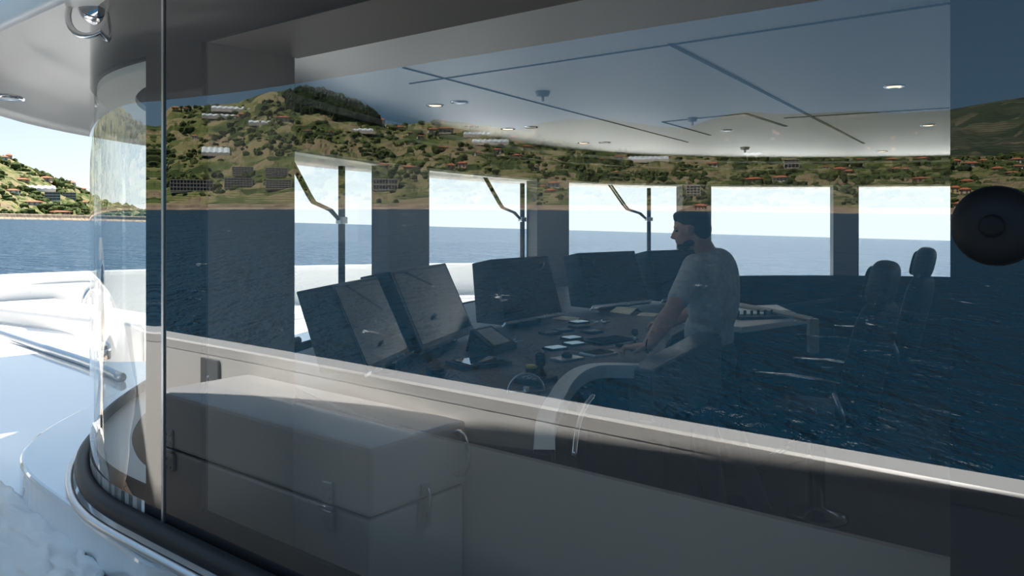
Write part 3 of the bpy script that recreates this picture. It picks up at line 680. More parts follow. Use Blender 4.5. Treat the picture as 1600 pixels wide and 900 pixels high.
# crumpled sheet lying over the front of the glossy ledge, bottom left
nx, ny = 80, 40; vs, fs = [], []
edge = catmull([(-2.35, 3.19), (-1.92, 2.80), (-1.42, 2.36), (-1.07, 2.02), (-.93, 1.88)], 10)
for i in range(nx):
    u_ = i/(nx-1); q = u_*(len(edge)-1.001); k = int(q); e0 = edge[k].lerp(edge[k+1], q-k)
    for j in range(ny):
        v_ = j/(ny-1); wtop = .05+.10*(1-u_)**.7+.04*noise.noise(Vector((u_*6, 0, 3))); dr = .16+.10*noise.noise(Vector((u_*5, 3, 3)))
        if v_ < .4: c_ = e0-NO*wtop*(1-v_/.4)+NO*.015; z = -.942
        else: f_ = (v_-.4)/.6; c_ = e0+NO*(.02+.16*f_); z = -.942-f_*dr
        n_ = noise.noise_vector(Vector((u_*14, v_*5, 2)))*.03+noise.noise_vector(Vector((u_*36, v_*12, 7)))*.012
        vs.append((c_.x+(abs(n_.x)*NO.x if v_ > .4 else n_.x), c_.y+(abs(n_.x)*NO.y*1.5 if v_ > .4 else n_.y), z+abs(n_.z)*1.1))
for i in range(nx-1):
    for j in range(ny-1): fs.append((i*ny+j, i*ny+j+1, (i+1)*ny+j+1, (i+1)*ny+j))
o = MB().add(vs, fs, True).build('protective_sheet', TARP); so = o.modifiers.new('thick', 'SOLIDIFY'); so.thickness = .004
tag(o, 'crumpled white protective sheet draped over the glossy ledge at bottom left', 'cover')

# black round pad on the glass at the right
bp_ = pd(1553, 353, 1.0/1.153*.985)
Mg = Matrix(((U.x, 0, NO.x), (U.y, 0, NO.y), (0, 1, 0)))
pad = empty('suction_pad', bp_); tag(pad, 'black round rubber pad stuck on the black window border at right', 'pad')
MB().lathe(bp_, [(.041, -.013), (.043, -.009), (.041, -.002), (.034, .006), (.02, .011), (.004, .012)], 40, Mg).build('rubber_cup', RUBBER, pad)
MB().lathe(bp_+Vector((*(NO*.011), 0)), [(.012, -.002), (.012, .005), (.008, .007)], 20, Mg).build('knob', BLACKP, pad)

# soffit fittings
def soffit_lamp(p, r, label):
    t = empty('soffit_downlight', p); tag(t, label, 'light')
    MB().lathe(p, [(r*.7, 0), (r, -.004), (r*1.08, -.008), (r*1.05, .006), (r*.8, .008)], 28).build('rim', CHROME, t)
    MB().lathe(p, [(r*.68, -.003), (r*.66, .006)], 24).build('lens', LCD if False else WHITE_MATT, t)
soffit_lamp(pd(12, 152, 2.9), .05, 'small round chrome downlight under the roof lip at left')
fl = empty('floodlight', pd(148, 20, 2.45)); tag(fl, 'chrome ringed round floodlight where the roof meets the curved window', 'light')
c0 = pd(146, 14, 2.30)
MB().tube([c0+Vector((.07*math.cos(q), .035*math.sin(q), .085*math.sin(q))) for q in [2*PI*i/24 for i in range(25)]], .009, 10, False).build('rim', CHROME, fl)
MB().sq(c0+Vector((0, .03, .03)), (.12, .10, .14), 2.1).build('housing', CHROME, fl)
MB().tube([c0+Vector((0, .04, .05)), c0+Vector((0, .05, .20))], .02, 12).build('stem', CHROME, fl)

# ================================================================== FOREDECK
def hatch(name, pts_px, z, zb, label, cat, m=WHITE, bev=.05):
    poly = [px(x, y, z) for x, y in pts_px]
    o = MB().prism([(p.x, p.y) for p in poly], zb, z).build(name, m, None, bevel=bev, seg=3); tag(o, label, cat); return o
hatch('covered_tender', [(-80, 448), (25, 455), (238, 489), (226, 503), (120, 492), (-80, 470)], -.86, DECK+.25, 'long low white cover over the tender on the foredeck, beyond the steps', 'cover')
hatch('deck_locker', [(-60, 486), (60, 484), (125, 494), (118, 520), (-60, 505)], -1.02, DECK, 'square white deck locker with steel latch in front of the tender cover', 'locker', bev=.03)
hatch('deck_hatch', [(130, 503), (235, 510), (240, 540), (120, 522)], -1.12, DECK, 'low flat white hatch box right of the deck locker', 'hatch', bev=.03)
hatch('deck_box', [(430, 462), (575, 452), (585, 475), (430, 492)], -1.05, DECK, 'flat white deck box outside the first front window', 'locker', bev=.03)
hatch('deck_step', [(640, 440), (745, 444), (760, 462), (640, 466)], -.98, DECK, 'flat white deck step outside the second front window', 'step', bev=.03)
p = px(12, 497, -1.0); lc = MB().box(p, (.16, .07, .03)).build('latch', CHROME, [o for o in COL.objects if o.name == 'deck_locker'][0], bevel=.004)
MB().tube([p+Vector((-.05, 0, .01)), p+Vector((-.05, 0, .05)), p+Vector((.05, 0, .05)), p+Vector((.05, 0, .01))], .008, 8).build('bow', CHROME, lc)
# bulwark door panel, fairlead
def on_bulwark(xpix, inset=.01):
    r = (xpix-800)/F; best = None
    for a, c in zip(bw, bw[1:]):
        f0, f1 = a.x-r*a.y, c.x-r*c.y
        if f0*f1 <= 0 and a.y > 3:
            q = a.lerp(c, abs(f0)/(abs(f0)+abs(f1))); t = (c-a).normalized(); best = (q-Vector((-t.y, t.x))*inset, t)
    return best
q0, t0 = on_bulwark(102, .012)
bd = empty('bulwark_door', (q0.x, q0.y, -1.0)); tag(bd, 'flush rectangular door panel in the white foredeck bulwark, seen directly at left', 'door')
wdp = 75/F*q0.y/abs(t0.x)
MB().box((q0.x, q0.y, -.87), (wdp, .02, .34), math.atan2(t0.y, t0.x)).build('leaf', WHITE, bd, bevel=.008)
kn = MB()
for zz in (-.78, -.98): kn.sq(Vector((q0.x, q0.y, zz))+Vector((t0.x, t0.y, 0))*(-1 if t0.x < 0 else 1)*wdp*.42-Vector((-t0.y, t0.x, 0))*.02, (.04, .04, .05))
kn.build('knob', CHROME, bd)
q1, t1 = on_bulwark(143, .02)
fdl = empty('fairlead', (q1.x, q1.y, -1.0)); tag(fdl, 'oval steel fairlead ring in the white foredeck bulwark', 'fairlead')
MB().tube([Vector((q1.x, q1.y, -.98))+Vector((t1.x, t1.y, 0))*.08*math.cos(q)+Vector((0, 0, .20*math.sin(q))) for q in [2*PI*i/28 for i in range(29)]], .025, 10, False).build('ring', CHROME, fdl)
# short steel staff outside the curved pane
st = empty('deck_staff', px(157, 540, -1.1)); tag(st, 'slim steel staff standing on the foredeck just past the curved window', 'staff')
b_ = px(157, 540, -.95); MB().tube([b_, b_+Vector((0, 0, .5)), b_+Vector((0, 0, .8))], [.035, .03, .012], 14).build('pole', CHROME, st)
MB().lathe(b_, [(.07, -.1), (.07, 0), (.04, .03)], 20).build('foot', CHROME, st)

# wipers outside the forward panes
def wiper(xb, xt, label):
    sb = s_far(xb); pb = off(sb, .03); s2 = s_far(xt); pt = off(s2, .05); t = empty('windscreen_wiper', (pb.x, pb.y, -.55)); tag(t, label, 'wiper')
    MB().box((pb.x, pb.y, -.13), (.035, .035, .98), math.atan2(tan_(sb).y, tan_(sb).x)).build('blade', RUBBER, t)
    tp = Vector((pt.x, pt.y, .44)); cl = Vector((pb.x, pb.y, -.02)); e_ = (cl-tp)
    for k, dz in enumerate((0, .035)):
        o_ = Vector((*(tan_(sb)*(-.035 if k else 0)), dz*.0))
        MB().tube([tp+o_, tp+e_*.42*1.0+Vector((0, 0, -.10))+o_, tp+e_*.5+Vector((0, 0, -.11))+o_, tp+e_*.80+Vector((0, 0, -.02))+o_*.8, cl-Vector((0, 0, .0))+o_*.4+Vector((*(tan_(sb)*-.04), .01))], .011, 8).build('arm', BLACKP, t)
    MB().box(cl, (.09, .05, .05), math.atan2(tan_(sb).y, tan_(sb).x)).build('clamp', SATIN, t, bevel=.008)
wiper(540, 456, 'wiper with bent twin arms and upright blade on the first front window from the left')
wiper(820, 762, 'wiper with bent twin arms and upright blade on the second front window')
wiper(1016, 955, 'wiper with bent twin arms and upright blade beside the standing man')

# ================================================================== WHEELHOUSE INTERIOR
ZD = -.72
outer = [off(s, -.33) for s in srange(s_near_pt(-1.53, 4.02), s_far(1700))]
inner_e = [(-1.12, 3.72), (-.66, 3.06), (-.20, 2.62), (.12, 2.46), (.137, 2.79), (.165, 3.02), (.206, 3.24), (.245, 3.45), (.30, 3.66), (.36, 3.80), (.44, 3.88), (.61, 3.87), (.80, 4.22), (.88, 4.60), (.98, 4.95), (1.28, 5.55), (1.9, 6.4), (3.0, 7.35), (4.6, 7.9), (6.2, 7.4)]
con = empty('helm_console', (-.1, 4.2, DECK)); tag(con, 'long curved anthracite helm console under the front windows', 'console')
MB().prism([Vector(p) for p in inner_e]+[p for p in outer[::-1]], ZD-.045, ZD).build('worktop', CONSOLE, con, bevel=.008)
sh = [Vector(p)+(Vector(c)-Vector(p)).normalized()*0 for p, c in zip(inner_e, inner_e[1:]+inner_e[:1])]
MB().prism([Vector((p[0], p[1]+.06)) for p in inner_e]+[p for p in outer[::-1]], DECK, ZD-.045).build('cabinet', BLACKP, con)
# pale edge trim round the helm cut-out
et = catmull([Vector(p) for p in inner_e[3:12]], 5); vs, fs = [], []
for i, p in enumerate(et):
    t_ = (et[min(i+1, len(et)-1)]-et[max(0, i-1)]).normalized(); q = Vector((-t_.y, t_.x))
    for d, z in ((-.012, ZD-.05), (-.012, ZD+.012), (.055, ZD+.012), (.055, ZD-.0)): vs.append((p.x+q.x*d, p.y+q.y*d, z))
for i in range(len(et)-1):
    for j in range(3): fs.append((i*4+j, i*4+j+1, i*4+5+j, i*4+4+j))
e_ = MB().add(vs, fs, False).build('edge_trim', EDGE, con)
MB().prism([Vector(p) for p in inner_e[15:]]+[off(s, -.335) for s in srange(s_far(980), s_far(1700))][::-1], ZD-.002, ZD+.012).build('dash_mat', MATT, con)
# raised sloping side pod next to the man
pod = MB().add([(.56, 3.88, ZD+.0), (.66, 3.80, ZD-.0), (1.12, 4.30, ZD+.10), (1.02, 4.42, ZD+.10), (.56, 3.88, ZD-.25), (.66, 3.80, ZD-.25), (1.12, 4.30, ZD-.25), (1.02, 4.42, ZD-.25)],
               [(0, 1, 2, 3), (4, 7, 6, 5), (0, 4, 5, 1), (1, 5, 6, 2), (2, 6, 7, 3), (3, 7, 4, 0)]).build('side_pod', GREYP, con, bevel=.01)

def monitor(bl, br, tl, zt, label, th=.17):
    """bl, br: lower front corners in plan; tl: upper left front corner in plan"""
    bl, br, tl = Vector(bl), Vector(br), Vector(tl); lean = tl-bl; tr = br+lean
    zb = ZD+.035; d = (br-bl).normalized(); nb = Vector((-d.y, d.x))            # away from the viewer
    if nb.y < 0: nb = -nb
    A, B = Vector((bl.x, bl.y, zb)), Vector((br.x, br.y, zb)); D, C = Vector((tl.x, tl.y, zt)), Vector((tr.x, tr.y, zt))
    bk = Vector((nb.x, nb.y, 0))
    A2, B2 = A+bk*(th+.06), B+bk*(th+.06); D2, C2 = D+bk*th-Vector((0, 0, .035)), C+bk*th-Vector((0, 0, .035))
    c_ = (A+B)/2; t = empty('bridge_monitor', (c_.x, c_.y, ZD)); tag(t, label, 'monitor')
    MB().add([A, B, C, D, A2, B2, C2, D2], [(0, 1, 2, 3), (5, 4, 7, 6), (4, 0, 3, 7), (1, 5, 6, 2), (3, 2, 6, 7), (4, 5, 1, 0)]).build('housing', BEZEL, t, bevel=.006)
    nf = (B-A).cross(D-A).normalized()
    if nf.y > 0: nf = -nf
    def pt(u_, v_, e=.0): return A+(B-A)*u_+(D-A)*v_+nf*e
    MB().add([pt(.04, .09, .003), pt(.96, .09, .003), pt(.96, .96, .003), pt(.04, .96, .003), pt(.04, .09, -.002), pt(.96, .09, -.002), pt(.96, .96, -.002), pt(.04, .96, -.002)],
             [(0, 1, 2, 3), (4, 7, 6, 5), (0, 4, 5, 1), (1, 5, 6, 2), (2, 6, 7, 3), (3, 7, 4, 0)]).build('screen', SCREEN, t)
    kb = MB()
    for i in range(6): kb.sq(pt(.66+.05*i, .045, .004), (.010, .010, .010))
    kb.build('buttons', EDGE, t)
    sp_ = MB().add([pt(0, -.0, .01), pt(1, -.0, .01), pt(1, .03, .02), pt(0, .03, .02), pt(0, -.0, -.02), pt(1, -.0, -.02), pt(1, .03, -.02), pt(0, .03, -.02)],
             [(0, 1, 2, 3), (4, 7, 6, 5), (0, 4, 5, 1), (1, 5, 6, 2), (2, 6, 7, 3), (3, 7, 4, 0)]).build('lower_lip', SATIN, t)
    cb = MB().prism([(c_.x-.12+nb.x*.1, c_.y-.06+nb.y*.1), (c_.x+.12+nb.x*.1, c_.y-.06+nb.y*.1), (c_.x+.12+nb.x*.1, c_.y+.08+nb.y*.1), (c_.x-.12+nb.x*.1, c_.y+.08+nb.y*.1)], ZD, zb+.01).build('foot', BEZEL, t)
monitor((-.62, 3.50), (-.50, 4.03), (-.81, 3.60), -.30, 'leftmost big black bridge monitor, nearest the side window, partly behind the second')
monitor((-.45, 4.07), (-.22, 4.85), (-.64, 4.20), -.28, 'second bridge monitor from the left, mirror-like screen with a pale wedge')
monitor((-.05, 5.12), (.36, 5.67), (-.14, 5.43), -.28, 'third bridge monitor from the left, standing before the second pillar')
monitor((.60, 6.06), (1.12, 6.50), (.52, 6.40), -.28, 'fourth bridge monitor from the left, under the third front window')
monitor((1.22, 6.56), (1.80, 6.95), (1.15, 6.85), -.28, 'rightmost bridge monitor, half hidden behind the standing man')

# desk instruments
class Fix:
    """a fixture let into the console: a mesh part of the console whose own pieces are its children"""
    pass
def fixture(name, x, y, r, mb, m, bevel=.003):
    p = px(x, y, ZD); o = mb.build(name, m, None, bevel=bevel); o.parent = con
    o.location = p-Vector(con.location); o.rotation_euler = (0, 0, r); return o
def plate(name, cx, cy, wx, wy, label, cat, m=GREYP, h=.012, ins=None):
    t = fixture(name, cx, cy, math.atan2(.776, .631)-.25, MB().box((0, 0, h/2), (wx, wy, h)), m); t['label'] = label
    if ins: MB().box((0, 0, h+.002), (wx*.8, wy*.8, .004)).build('key_field' if name == 'key_panel' else 'screen', ins, t, local=True)
    return t
plate('key_panel', 897, 539, .11, .09, 'bluish glowing key panel, nearer of two bright ones on the console', 'control panel', BLACKP, ins=LCD)
plate('key_panel', 880, 536, .11, .09, 'bluish glowing key panel, farther of two bright ones on the console', 'control panel', BLACKP, ins=LCD).location = px(893, 530, ZD)-Vector(con.location)
for i, (x, y, lb) in enumerate(((868, 546, 'pale blank plate left of the two bright key panels'), (880, 518, 'dark key panel row behind the bright ones, left'), (905, 512, 'dark key panel row behind the bright ones, right'), (925, 520, 'flat dark key panel in the middle of the console'), (860, 522, 'small dark key panel behind the phone cradle'), (905, 505, 'bright small key panel beside the cream paper'))):
    plate('key_panel', x, y, .12, .09, lb, 'control panel', BLACKP, ins=GREYP if i not in (0, 5) else LCD)
plate('trackball_plate', 886, 562, .15, .10, 'steel plate with a dark trackball near the console edge', 'trackball', SATIN)
p = px(886, 560, ZD+.02); tb = [o for o in con.children if o.name.startswith('trackball_plate')][0]; MB().sq((0, 0, .02), (.05, .05, .035)).build('ball', BLACKP, tb, local=True)
plate('chart_tablet', 952, 533, .30, .18, 'large dark flat display set in the console left of the hand', 'display', BLACKP, ins=SCREEN)
plate('touch_panel', 935, 554, .16, .13, 'silver framed square touch panel left of the hand', 'display', EDGE, ins=SCREEN)
tbz = plate('desk_tablet', 748, 570, .26, .20, 'black framed flat screen lying on the console below the monitors', 'display', BLACKP, h=.02, ins=SCREEN)
plate('keypad_plate', 680, 586, .07, .05, 'small black switch box on the console by the side window', 'switch', BLACKP, h=.03)
# phone cradle wedge
p = px(768, 547, ZD); t = empty('handset_cradle', (p.x, p.y, ZD), 1.0); tag(t, 'black sloping handset cradle beside the second monitor', 'telephone')
MB().add([(-.12, -.09, 0), (.12, -.09, 0), (.12, .09, 0), (-.12, .09, 0), (-.12, -.09, .03), (.12, -.09, .03), (.10, .07, .12), (-.10, .07, .12)], [(3, 2, 1, 0), (0, 1, 5, 4), (1, 2, 6, 5), (2, 3, 7, 6), (3, 0, 4, 7), (4, 5, 6, 7)]).build('base', BLACKP, t, bevel=.006, local=True)
MB().add([(-.08, -.07, .045), (.08, -.07, .045), (.07, .05, .112), (-.07, .05, .112), (-.08, -.07, .04), (.08, -.07, .04), (.07, .05, .105), (-.07, .05, .105)], [(0, 1, 2, 3), (7, 6, 5, 4), (0, 4, 5, 1), (1, 5, 6, 2), (2, 6, 7, 3), (3, 7, 4, 0)]).build('display', GREYP, t, local=True)
# joystick with plate, yellow cap behind
t = fixture('joystick', 838, 596, .9, MB().box((0, 0, .01), (.16, .12, .02)), BLACKP)
kb = MB()
for i in range(4):
    for j in range(3): kb.box((-.06+i*.022, -.035+j*.03, .023), (.014, .018, .006))
kb.build('keys', GREYP, t, local=True)
MB().tube([(.03, 0, .02), (.03, 0, .035), (.03, 0, .06), (.03, 0, .065)], [.03, .022, .012, .012], 16).build('boot', RUBBER, t, local=True)
MB().lathe((.03, 0, .06), [(.012, 0), (.022, .01), (.022, .055), (.016, .062), (.004, .064)], 20).build('grip', BLACKP, t, local=True)
t = fixture('emergency_button', 830, 587, 0, MB().lathe((0, 0, 0), [(.025, 0), (.025, .035), (.02, .04)], 20), BLACKP, 0)
MB().lathe((0, 0, .036), [(.028, 0), (.028, .012), (.02, .014)], 20).build('collar', YELLOW, t, local=True)
# second lever by the hand
t = fixture('thruster_lever', 992, 540, .8, MB().box((0, 0, .008), (.2, .12, .016)), BLACKP)
MB().tube([(0, 0, .01), (0, 0, .06)], .008, 10).build('stem', CHROME, t, local=True); MB().sq((0, 0, .075), (.035, .035, .04)).build('knob', BLACKP, t, local=True)
# round hand wheel at near edge
p = px(822, 612, ZD); t = empty('hand_wheel', (p.x, p.y, ZD)); tag(t, 'thin black ring of a small hand wheel standing at the console edge', 'wheel')
MB().tube([Vector((.075*math.cos(q), .015*math.cos(q), .0+.075*math.sin(q))) for q in [2*PI*i/28 for i in range(29)]], .005, 8, False).build('rim', SATIN, t, local=True); MB().tube([(-.075, -.015, 0), (.075, .015, 0)], .004, 8).build('spoke', SATIN, t, local=True)
MB().tube([(0, 0, -.02), (0, 0, .02)], .012, 12).build('hub', SATIN, t, local=True)
# papers and pouches
def paper(x, y, wx, wy, label, rz, fold=.02):
    p = px(x, y, ZD); t = MB().add([(-wx/2, -wy/2, .004), (0, -wy/2, fold), (wx/2, -wy/2, .006), (wx/2, wy/2, .01), (0, wy/2, fold*.8), (-wx/2, wy/2, .004)], [(0, 1, 4, 5), (1, 2, 3, 4)]).build('paper_sheet', PAPER)
    t.location = (p.x, p.y, ZD); t.rotation_euler = (0, 0, rz); s_ = t.modifiers.new('thick', 'SOLIDIFY'); s_.thickness = .003; tag(t, label, 'paper')
paper(980, 489, .16, .22, 'cream folded paper on the console below the fourth monitor', .6, .05)
paper(1015, 493, .16, .14, 'flat cream paper next to the folded one, right beside the man\'s arm', 1.0)
paper(888, 499, .12, .20, 'cream paper lying by the lower corner of the third monitor', .9)
for k, (x, y) in enumerate(((938, 504), (800, 535))):
    p = px(x, y, ZD); m_ = MB(); t = empty('key_bunch', (p.x, p.y, ZD)); tag(t, ['small brownish bunch of keys in the middle of the console', 'scattered dark keys beside the handset cradle'][k], 'keys')
    for i in range(5):
        q = i*1.3; m_.tube([(0.02*math.cos(q), .02*math.sin(q), .006), (.07*math.cos(q), .07*math.sin(q), .008)], .005, 6)
    m_.build('key_shanks', SATIN, t, local=True); MB().tube([(.025*math.cos(q), .025*math.sin(q), .006) for q in [2*PI*i/14 for i in range(15)]], .003, 6, False).build('ring', CHROME, t, local=True)
# chrome bent grab rail below the cut-out
o = MB().tube(catmull([pd(928, 617, 2.45), pd(912, 640, 2.4), pd(902, 672, 2.35), pd(897, 713, 2.3)], 6), [.004]+[.008]*18, 10).build('grab_rail', CHROME); tag(o, 'thin curved chrome grab rail in front of the console cut-out', 'rail')

# centre console with beige rim
t = empty('centre_console', (1.9, 6.0, DECK)); tag(t, 'white topped centre console with beige rim behind the man', 'console')
top = [px(1145, 478, -.70), px(1215, 476, -.70), px(1262, 497, -.70), px(1160, 511, -.70), px(1060, 500, -.70)]
MB().prism([(p.x, p.y) for p in top], -.74, -.70).build('top', WHITE_MATT, t, bevel=.006)
MB().prism([(p.x, p.y+.02) for p in top], DECK, -.74).build('body', BLACKP, t)
a, c, e2 = px(1150, 478, -.68), px(1268, 498, -.68), px(1180, 470, -.68)
m_ = MB().tube([px(1150, 476, -.66), px(1210, 487, -.66), px(1270, 500, -.66)], .022, 4); q = px(1270, 500, -.66); m_.box((q.x, q.y, -.76), (.06, .06, .22)); m_.build('rim', BEIGE, t, bevel=.004)
q = px(1182, 497, -.70); m_ = MB().box((q.x, q.y, -.69), (.34, .16, .02), .2); m_.build('switch_panel', BLACKP, t)
m_ = MB()
for i in range(6): m_.lathe((q.x-.13+.05*i, q.y-.01+.01*i, -.68), [(.010, 0), (.010, .03), (.006, .034)], 10)
m_.sq((q.x+.20, q.y+.04, -.68), (.16, .14, .06), 2.2); m_.build('knobs', BLACKP, t)

# ---- helm chairs
CH_RZ = math.atan2(-U.x, U.y)
def chair_parts(t):
    MB().lathe((0, 0, 0), [(.17, 0), (.17, .012), (.13, .03), (.06, .045), (.045, .07), (.045, .45), (.06, .50)], 28).build('pedestal', DARKMETAL, t, local=True)
    MB().sq((0, .02, .56), (.52, .52, .16), 4).build('seat', LEATHER, t, local=True)
    Mb = Matrix.Rotation(math.radians(13), 3, 'X')
    MB().sq((0, -.27, .90), (.52, .14, .70), 4, Mb).build('backrest', LEATHER, t, local=True)
    hb = MB().sq((0, -.35, 1.335), (.27, .13, .25), 3.2, Mb).build('headrest', LEATHER2, t, local=True)
    MB().sq((0, -.285, 1.335), (.20, .04, .19), 3.2, Mb).build('cushion', LEATHER, hb, local=True)
    MB().tube([(-.23, -.33, 1.15), (-.12, -.335, 1.245), (.12, -.335, 1.245), (.23, -.33, 1.15)], .012, 8).build('back_frame', SATIN, t, local=True)
    for s_ in (-1, 1):
        ar = MB().sq((s_*.30, .02, .80), (.075, .44, .045), 4).build('armrest', LEATHER, t, local=True)
        MB().tube([(s_*.30, -.22, .828), (s_*.30, .02, .835), (s_*.30, .24, .826)], [.010, .013, .010], 8).build('bright_edge', CHROME, ar, local=True)
        MB().tube([(s_*.30, -.18, .79), (s_*.285, -.22, .66), (s_*.24, -.22, .56)], .018, 10).build('arm_bracket', SATIN, t, local=True)
    MB().tube([(-.16, .10, .42), (-.17, .34, .24), (.17, .34, .24), (.16, .10, .42)], .014, 10).build('footrest', CHROME, t, local=True)
ca = empty('helm_chair', (1.72, 4.55, DECK+.012), CH_RZ); tag(ca, 'nearer dark leather helm chair with headrest, right of the standing man', 'chair', 'helm chairs')
chair_parts(ca)
def dup(root, loc, rz, label):
    r = root.copy(); COL.objects.link(r); r.location = loc; r.rotation_euler = (0, 0, rz); r['label'] = label
    for chd in list(root.children):
        c2 = chd.copy(); COL.objects.link(c2); c2.parent = r
        for g in list(chd.children):
            d2 = g.copy(); COL.objects.link(d2); d2.parent = c2
    return r
dup(ca, (2.93, 6.48, DECK+.012), CH_RZ, 'farther dark leather helm chair, its headrest right of the nearer chair')

# ceiling fittings
def downlight(x, y, r, label, lit):
    p = px(x, y, CZ); t = empty('ceiling_downlight', (p.x, p.y, CZ)); tag(t, label, 'light', 'ceiling downlights')
    MB().lathe((0, 0, 0), [(r*.72, -.004), (r, -.008), (r*1.05, -.003), (r*1.05, .0)], 28).build('rim', CHROME, t, local=True)
    MB().lathe((0, 0, 0), [(r*.70, -.006), (r*.68, .0)], 24).build('diffuser', LAMP if lit else SATIN, t, local=True)
for x, y, r, lb, lit in ((680, 164, .058, 'round downlight, left of a pair in the ceiling near the first front window', True), (718, 159, .058, 'round downlight, right of a pair in the ceiling near the first front window', False),
        (1397, 134, .055, 'warm downlight nearest the right end of the ceiling', True), (1450, 195, .055, 'warm downlight lowest at the right end of the ceiling', True), (794, 201, .06, 'small downlight, left of a pair over the second front window', True), (830, 198, .06, 'small dark downlight, right of a pair over the second front window', False),
        (912, 223, .06, 'distant downlight over the third front window, left', True), (945, 222, .06, 'distant downlight over the third front window, right', False), (1378, 236, .06, 'distant downlight above the fourth front window', True), (1135, 203, .05, 'small dark ceiling spot in the middle of the far ceiling', False)):
    downlight(x, y, r, lb, lit)
def detector(x, y, s_, label):
    p = px(x, y, CZ); t = empty('smoke_detector', (p.x, p.y, CZ)); tag(t, label, 'detector', 'smoke detectors')
    MB().lathe((0, 0, 0), [(.02*s_, -.03), (.05*s_, -.028), (.06*s_, -.012), (.065*s_, 0)], 24).build('base', GREYP, t, local=True)
    MB().lathe((0, 0, 0), [(.008*s_, -.06), (.014*s_, -.055), (.012*s_, -.025)], 14).build('sensor_tip', SATIN, t, local=True)
detector(848, 143, .7, 'grey smoke detector with hanging tip on the near ceiling'); detector(1164, 230, .8, 'small dark detector with hanging tip at the far ceiling edge'); detector(1082, 184, .6, 'tiny dark detector between ceiling seams above the man')

# ================================================================== THE MAN
def caps(mb, pts, rs, seg=14):
    pts = [Vector(p) for p in pts]
    mb.tube(pts, rs, seg)
    for p, r in zip(pts, rs): mb.sq(p, (2*r, 2*r, 2*r), 2.0, None, 14, 10)
def remesh(o, vox, it=6):
    r = o.modifiers.new('remesh', 'REMESH'); r.mode = 'VOXEL'; r.voxel_size = vox; r.use_smooth_shade = True
    s_ = o.modifiers.new('smooth', 'SMOOTH'); s_.iterations = it; s_.factor = .5
fw = Vector((U.x, U.y, 0)); lf = Vector((-U.y, U.x, 0)); lf = Vector((NO.x, NO.y, 0))    # forward, his left (towards the camera)
Mt = Matrix((( fw.x, lf.x, 0), (fw.y, lf.y, 0), (0, 0, 1)))
HC = Vector((1.13, 4.62, 0))
def B(f, l, z): return HC+fw*f+lf*l+Vector((0, 0, z))
man = empty('person', (HC.x, HC.y, DECK+.012)); tag(man, 'man in grey t-shirt standing at the console, leaning on it with one hand', 'person')
body = MB()
hd_c = pd(1078, 357, 4.55); hf = Vector((-.93, .30, -.20)).normalized(); hl = Vector((0, 0, 1)).cross(hf).normalized(); hl = -hl if hl.y > 0 else hl; hu = hf.cross(hl).normalized(); hu = -hu if hu.z < 0 else hu
Mhd = Matrix(((hf.x, hl.x, hu.x), (hf.y, hl.y, hu.y), (hf.z, hl.z, hu.z)))
def Hd(f, l, u_): return hd_c+hf*f+hl*l+hu*u_
body.sq(Hd(-.012, 0, .028), (.188, .150, .175), 2.15, Mhd); body.sq(Hd(.030, 0, -.045), (.120, .108, .125), 2.3, Mhd); body.sq(Hd(.062, 0, -.094), (.052, .055, .045), 2.3, Mhd)
body.tube([Hd(.078, 0, .008), Hd(.095, 0, -.012), Hd(.108, 0, -.030), Hd(.088, 0, -.036)], [.010, .011, .014, .012], 10); body.sq(Hd(.082, 0, -.030), (.04, .034, .02), 2, Mhd)
body.sq(Hd(.066, 0, .022), (.045, .105, .022), 2.2, Mhd); body.sq(Hd(.080, 0, -.058), (.030, .048, .012), 2.2, Mhd); body.sq(Hd(.077, 0, -.069), (.030, .042, .013), 2.2, Mhd)
for s_ in (-1, 1): body.sq(Hd(-.005, s_*.078, -.012), (.036, .018, .060), 2.2, Mhd); body.sq(Hd(.045, s_*.044, -.022), (.04, .03, .03), 2, Mhd)
neck0 = B(-.01, 0, -.235)
caps(body, [Hd(-.03, 0, -.05), (Hd(-.035, 0, -.07)+neck0)/2, neck0+Vector((0, 0, -.02))], [.056, .056, .066])
shL, shR = B(.0, .175, -.275), B(.0, -.175, -.275)
elL, wrL = pd(1050, 486, 4.30), pd(1012, 541, 4.12)
elR, wrR = B(.16, -.24, -.54), B(.36, -.20, -.66)
caps(body, [shL, shL.lerp(elL, .5), elL], [.060, .056, .047]); caps(body, [elL, elL.lerp(wrL, .35), wrL], [.047, .050, .031])
caps(body, [shR, shR.lerp(elR, .5), elR], [.056, .048, .040]); caps(body, [elR, elR.lerp(wrR, .35), wrR], [.040, .042, .027])
def hand(w_, dirv, side):
    d = dirv.normalized(); up_ = Vector((0, 0, 1)); s2 = d.cross(up_).normalized()*side
    Mh = Matrix(((d.x, s2.x, 0), (d.y, s2.y, 0), (d.z, s2.z, 1))); c_ = w_+d*.05
    body.sq(c_, (.10, .085, .038), 2.6, Mh); base = w_+d*.088
    for k, (o_, ln) in enumerate(((-.032, .070), (-.011, .080), (.011, .075), (.031, .058))):
        p0 = base+s2*o_+Vector((0, 0, .004)); p1 = p0+d*ln*.45+Vector((0, 0, .004)); p2 = p1+d*ln*.22-Vector((0, 0, .020)); p3 = p2-d*.008-Vector((0, 0, .018))
        caps(body, [w_+d*.06+s2*o_*.7, p0, p1, p2, p3], [.010, .0105, .0098, .009, .0078], 10)
    t0_ = w_+d*.025-s2*.034; caps(body, [t0_, t0_+d*.022-s2*.024-Vector((0, 0, .006)), t0_+d*.055-s2*.030-Vector((0, 0, .016))], [.014, .012, .009], 10)
hand(wrL, Vector((-.97, .05, -.10)), 1)
hand(wrR, Vector((-.9, .4, -.08)), -1)
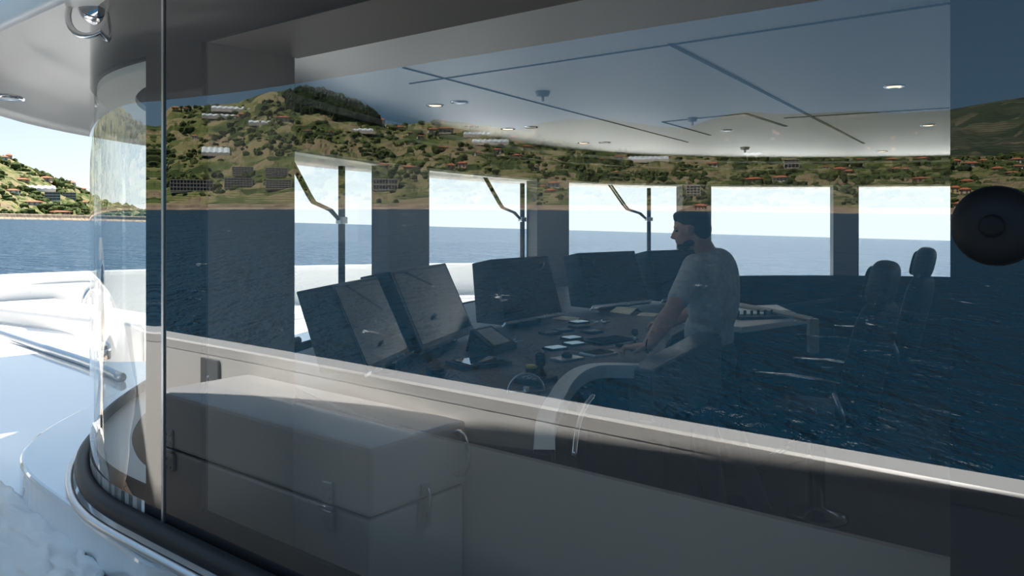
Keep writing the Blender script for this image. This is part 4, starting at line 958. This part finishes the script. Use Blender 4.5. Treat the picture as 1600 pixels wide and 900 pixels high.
# torso, hips and legs (under the clothes)
body.sq(B(-.02, 0, -.42), (.20, .31, .42), 2.4, Mt); body.sq(B(.0, 0, -.70), (.19, .28, .30), 2.4, Mt)
ftL, ftR = B(-.10, .10, DECK+.06), B(-.22, -.16, DECK+.06)
for s_, ft in ((1, ftL), (-1, ftR)):
    hp = B(.0, s_*.09, -.80); kn_ = hp.lerp(ft, .50)+fw*.03; caps(body, [hp, kn_, ft+Vector((0, 0, .04))], [.075, .050, .036])
bo = body.build('body', SKIN, man); remesh(bo, .0065, 3)
sh = MB()
sh.sq(B(-.025, 0, -.42), (.255, .37, .50), 2.6, Mt); sh.sq(B(-.01, 0, -.33), (.235, .42, .20), 2.3, Mt); sh.sq(B(-.0, 0, -.66), (.235, .335, .26), 2.8, Mt)
sh.sq(B(-.02, 0, -.255), (.16, .24, .11), 2.2, Mt)
for s_, e_, a_ in ((1, elL, shL), (-1, elR, shR)): caps(sh, [a_-lf*s_*.05, a_, a_.lerp(e_, .35), a_.lerp(e_, .72)], [.078, .076, .068, .062])
so = sh.build('t_shirt', SHIRT, man); remesh(so, .011, 4)
tr = MB(); tr.sq(B(-.01, 0, -.80), (.25, .345, .24), 2.8, Mt)
for s_, ft in ((1, ftL), (-1, ftR)):
    hp = B(.0, s_*.085, -.84); kn_ = hp.lerp(ft, .50)+fw*.03; caps(tr, [hp, hp.lerp(kn_, .5), kn_, kn_.lerp(ft, .5), ft+Vector((0, 0, .02))], [.098, .09, .072, .066, .062])
to = tr.build('trousers', TROUSERS, man); remesh(to, .012, 4)
hr_ = MB(); hr_.sq(Hd(-.024, 0, .046), (.198, .162, .160), 2.15, Mhd); hr_.sq(Hd(-.062, 0, .0), (.115, .158, .16), 2.2, Mhd); hr_.sq(Hd(.035, 0, .084), (.088, .12, .052), 2.1, Mhd); hr_.sq(Hd(.062, .0, .070), (.034, .105, .040), 2.0, Mhd)
ho = hr_.build('hair', HAIR, man); remesh(ho, .007, 2)
be = MB(); be.sq(Hd(.052, 0, -.090), (.078, .094, .052), 2.3, Mhd); be.sq(Hd(.02, 0, -.075), (.09, .116, .05), 2.3, Mhd)
bo2 = be.build('beard', mat('short_brown_beard', (.07, .045, .032), .8), man); remesh(bo2, .006, 2)
m_ = MB()
for s_ in (-1, 1): m_.sq(Hd(.070, s_*.032, .0), (.022, .026, .012), 2)
m_.build('eyes', BLACKP, man)
for ft in (ftL, ftR):
    m_ = MB().sq(ft+fw*.06+Vector((0, 0, -.01)), (.27, .095, .095), 2.8, Mt); m_.build('shoe', BLACKP, man)
m_ = MB().tube([wrL+Vector((.034*math.cos(q)*.4, .034*math.cos(q), .034*math.sin(q))) for q in [2*PI*i/20 for i in range(21)]], .004, 6, False); m_.build('wristband', BLACKP, man)
